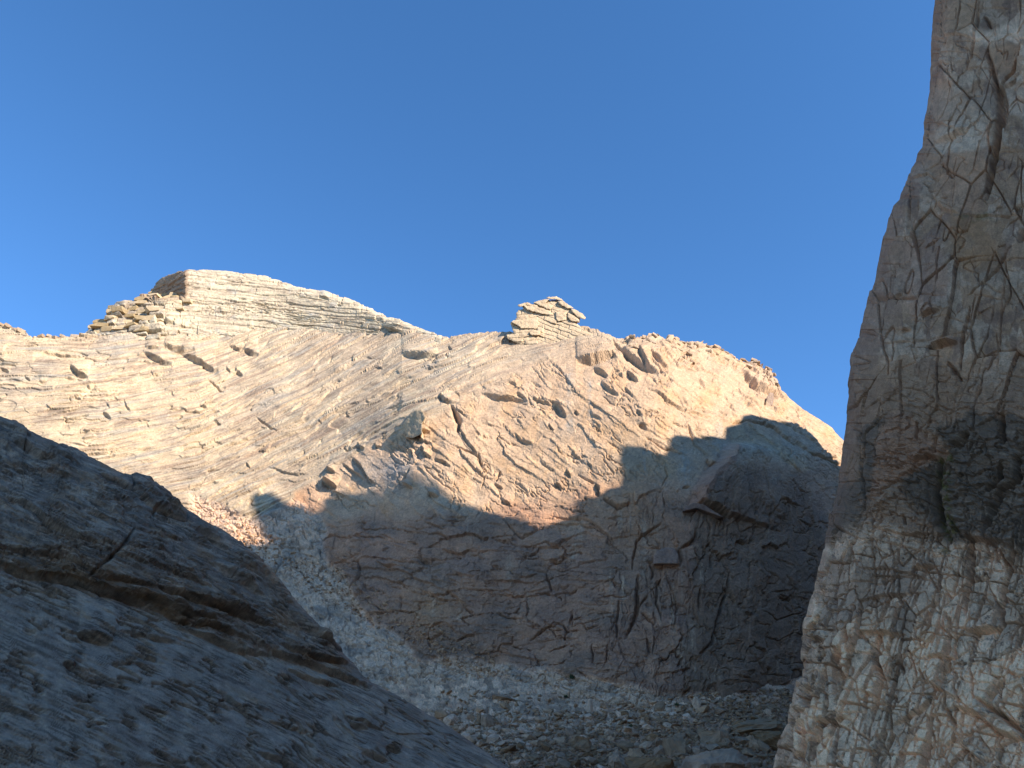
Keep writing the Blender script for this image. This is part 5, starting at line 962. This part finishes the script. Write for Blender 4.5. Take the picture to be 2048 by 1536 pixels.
# small green plants at the wall's foot
def tuft(px, py, s, label):
    bm = bmesh.new(); r = random.Random(int(px)); p = wall_at(px, py) if py < 1385 else scree_at(px, py); m = p[1] / FPX
    for i in range(70):
        a = r.uniform(0, 6.28); l = s * m * r.uniform(.5, 1); d = Vector((math.cos(a) * .5, math.sin(a) * .5, 1)).normalized(); b0 = Vector((r.uniform(-.4, .4) * s * m, r.uniform(-.3, .3) * s * m, 0)); sd_ = Vector((-math.sin(a), math.cos(a), 0)) * s * m * .06
        v = [bm.verts.new(b0 - sd_), bm.verts.new(b0 + sd_), bm.verts.new(b0 + d * l * .6 + sd_ * 1.6), bm.verts.new(b0 + d * l + Vector((0, 0, -.1 * l)) - sd_ * .4)]; bm.faces.new(v)
    me = bpy.data.meshes.new("shrub"); bm.to_mesh(me); bm.free(); o = link("shrub", me, M_leaf); o.location = Vector(p) + Vector((0, -.3, 0)); tag(o, label, "shrub")
M_leaf = bpy.data.materials.new("leaf"); M_leaf.use_nodes = True; M_leaf.node_tree.nodes['Principled BSDF'].inputs['Roughness'].default_value = .8
_n = M_leaf.node_tree.nodes.new('ShaderNodeTexNoise'); _n.inputs['Scale'].default_value = 4; _r = M_leaf.node_tree.nodes.new('ShaderNodeValToRGB'); _r.color_ramp.elements[0].color = (.045, .06, .025, 1); _r.color_ramp.elements[1].color = (.09, .11, .04, 1)
M_leaf.node_tree.links.new(_n.outputs['Fac'], _r.inputs[0]); M_leaf.node_tree.links.new(_r.outputs[0], M_leaf.node_tree.nodes['Principled BSDF'].inputs['Base Color'])
for a in ((1144, 1356, 12, "sparse green tuft on the pale apron left of the dark recess"), (1296, 1392, 15, "dark green shrub in the recess at the wall's foot"), (1352, 1412, 8, "small bright green tuft right of the dark recess"), (1132, 1392, 7, "low green tuft in a crack of the pale apron"), (1262, 1455, 8, "green tuft in the middle of the scree")): tuft(*a)
print("scree", time.time() - T0)

# ================================================================== ground under the camera, out to the horizon
g = np.concatenate([-np.geomspace(6000, 60, 20), np.linspace(-55, 55, 60), np.geomspace(60, 6000, 20)]); GX, GY = np.meshgrid(g, g)
rr = np.hypot(GX, GY); GZ = -3.2 + 1.5 * fbm(GX / 40, GY / 40, 4, 310) - .004 * rr + np.clip(GY - 60, 0, 60) * .05
P = np.stack([GX, GY, GZ], -1); C = np.empty(P.shape, F32); C[:] = (.2, .18, .155)
o = link("ground", grid_mesh("ground", P[::-1], C), rock_mat("ground_rock", scale=.5, bump=.5, mott=.25)); tag(o, "rocky ground around the camera", "ground", kind='structure')

# ================================================================== the ridge behind and to the right, whose skyline throws the shadow
SHADOW = [(500, 1085), (540, 1088), (556, 1080), (548, 1066), (530, 1055), (516, 1035), (503, 1018), (505, 995), (515, 990), (545, 990), (560, 998), (575, 1006), (600, 1012), (640, 1026), (644, 1004), (650, 992), (680, 988), (730, 982), (800, 985), (860, 993), (920, 1005), (970, 1022),
          (1050, 1042), (1090, 1053), (1100, 1045), (1145, 1032), (1146, 1002), (1165, 1001), (1200, 995), (1215, 980), (1240, 975), (1243, 960), (1237, 925), (1239, 900), (1236, 887), (1260, 890), (1290, 896), (1330, 912), (1336, 895), (1340, 878), (1350, 873), (1380, 877), (1450, 876), (1451, 855), (1480, 846), (1485, 832), (1500, 829),
          (1530, 840), (1590, 846), (1612, 862), (1640, 892), (1682, 935)]
sh = np.array([SUN[0], SUN[1]]); sh /= np.linalg.norm(sh); e1 = np.array([-sh[1], sh[0]]) ; e1 = e1 * (1 if e1[1] > 0 else -1)
ab = []
for (x, y) in SHADOW:
    p = wall_at(x, y); ab.append((p[0] * e1[0] + p[1] * e1[1], -(p[0] * sh[0] + p[1] * sh[1]) * math.sin(SUN_EL) + p[2] * math.cos(SUN_EL)))
ab = np.array(ab); print(np.round(ab, 0).astype(int).tolist()); print("sun plane a", ab[:, 0].min(), ab[:, 0].max(), "b", ab[:, 1].min(), ab[:, 1].max())
for nm_, q_ in (("slab0", pt(0, 833, slab_depth(np.array([0.]), np.array([833.]))[0])), ("slab500", pt(500, 1110, slab_depth(np.array([500.]), np.array([1110.]))[0])), ("pil", pt(1870, 0, 21.)), ("lit430", wall_at(430, 1040)), ("lit0", wall_at(0, 830)), ("lit1650", wall_at(1650, 870)), ("low1600", wall_at(1600, 1300)), ("gul", wall_at(700, 1300))):
    print(nm_, np.round(q_, 1), "a %.1f b %.1f" % (q_[0] * e1[0] + q_[1] * e1[1], -(q_[0] * sh[0] + q_[1] * sh[1]) * math.sin(SUN_EL) + q_[2] * math.cos(SUN_EL)))
a0 = ab[0]; aL = np.array([(-900, 60), (-300, 70), (-60, 84), (56, 86), (a0[0] - 22, min(a0[1] - 8, 112))])
aE = ab[-1]; aR = np.array([(aE[0] + 20, aE[1] + 4), (aE[0] + 80, aE[1] - 8), (aE[0] + 300, aE[1] - 60), (aE[0] + 900, aE[1] - 120)])
prof = np.concatenate([aL, ab, aR])
dd = np.concatenate([[0], np.cumsum(np.hypot(*np.diff(prof, axis=0).T))])
tt = np.unique(np.concatenate([np.linspace(0, dd[5], 120), np.linspace(dd[5], dd[len(aL) + len(ab)], 900), np.linspace(dd[len(aL) + len(ab)], dd[-1], 120)]))
A_ = np.interp(tt, dd, prof[:, 0]); B_ = np.interp(tt, dd, prof[:, 1])
c_of = lambda a: np.interp(a, [-900, -60, 20, a0[0] - 6, 3000], [700, 500, 420, 66, 66])
cc = c_of(A_)
Zt = (B_ + cc * math.sin(SUN_EL)) / math.cos(SUN_EL)
rows = []; RC = []
for k, (dc, fz, dz) in enumerate([(-10, 0, None), (-16, .12, 0), (-20, .3, 0), (-16, .5, 0), (-9, .72, 0), (-3, .92, 0), (-.8, .985, 0), (0, 1, 0), (2, .99, 0), (10, .95, 0), (30, .85, 0), (80, .6, 0), (160, .3, 0), (260, -.03, 0)]):
    nz = fbm(A_ / 25, A_ * 0 + k * .7, 4, 320) * (0 if 5 < k < 9 else 6)
    zz = Zt * fz - (6 if fz == 0 else 0); c2 = cc + dc * (.4 if fz < .9 and dc < 0 else 1) + nz
    # the crest keeps its outline: lower rows ease towards a smooth skyline
    sm = np.interp(A_, prof[::6, 0][np.argsort(prof[::6, 0])], prof[::6, 0][np.argsort(prof[::6, 0])]) if k < 6 else A_
    rows.append(np.stack([sm * e1[0] + c2 * sh[0], sm * e1[1] + c2 * sh[1], zz], -1))
P = np.array(rows); C = np.empty(P.shape, F32); C[:] = (.26, .22, .18)
o = link("shading_ridge", grid_mesh("shading_ridge", P, C), rock_mat("ridge_rock", scale=.6, bump=.5, mott=.25)); tag(o, "high rock ridge behind and right of the camera that throws the shadow", "ridge", kind='structure')
o.name = "mountain_ridge"
q = P[7]; X_, Y_ = proj(q); f = q[:, 1] * cP + q[:, 2] * sP; inside = (f > 0) & (X_ > 0) & (X_ < 2048) & (Y_ > 0) & (Y_ < 1536); print("ridge in frame:", inside.sum(), X_[f > 0].min() if (f > 0).any() else None)
print("done", time.time() - T0)
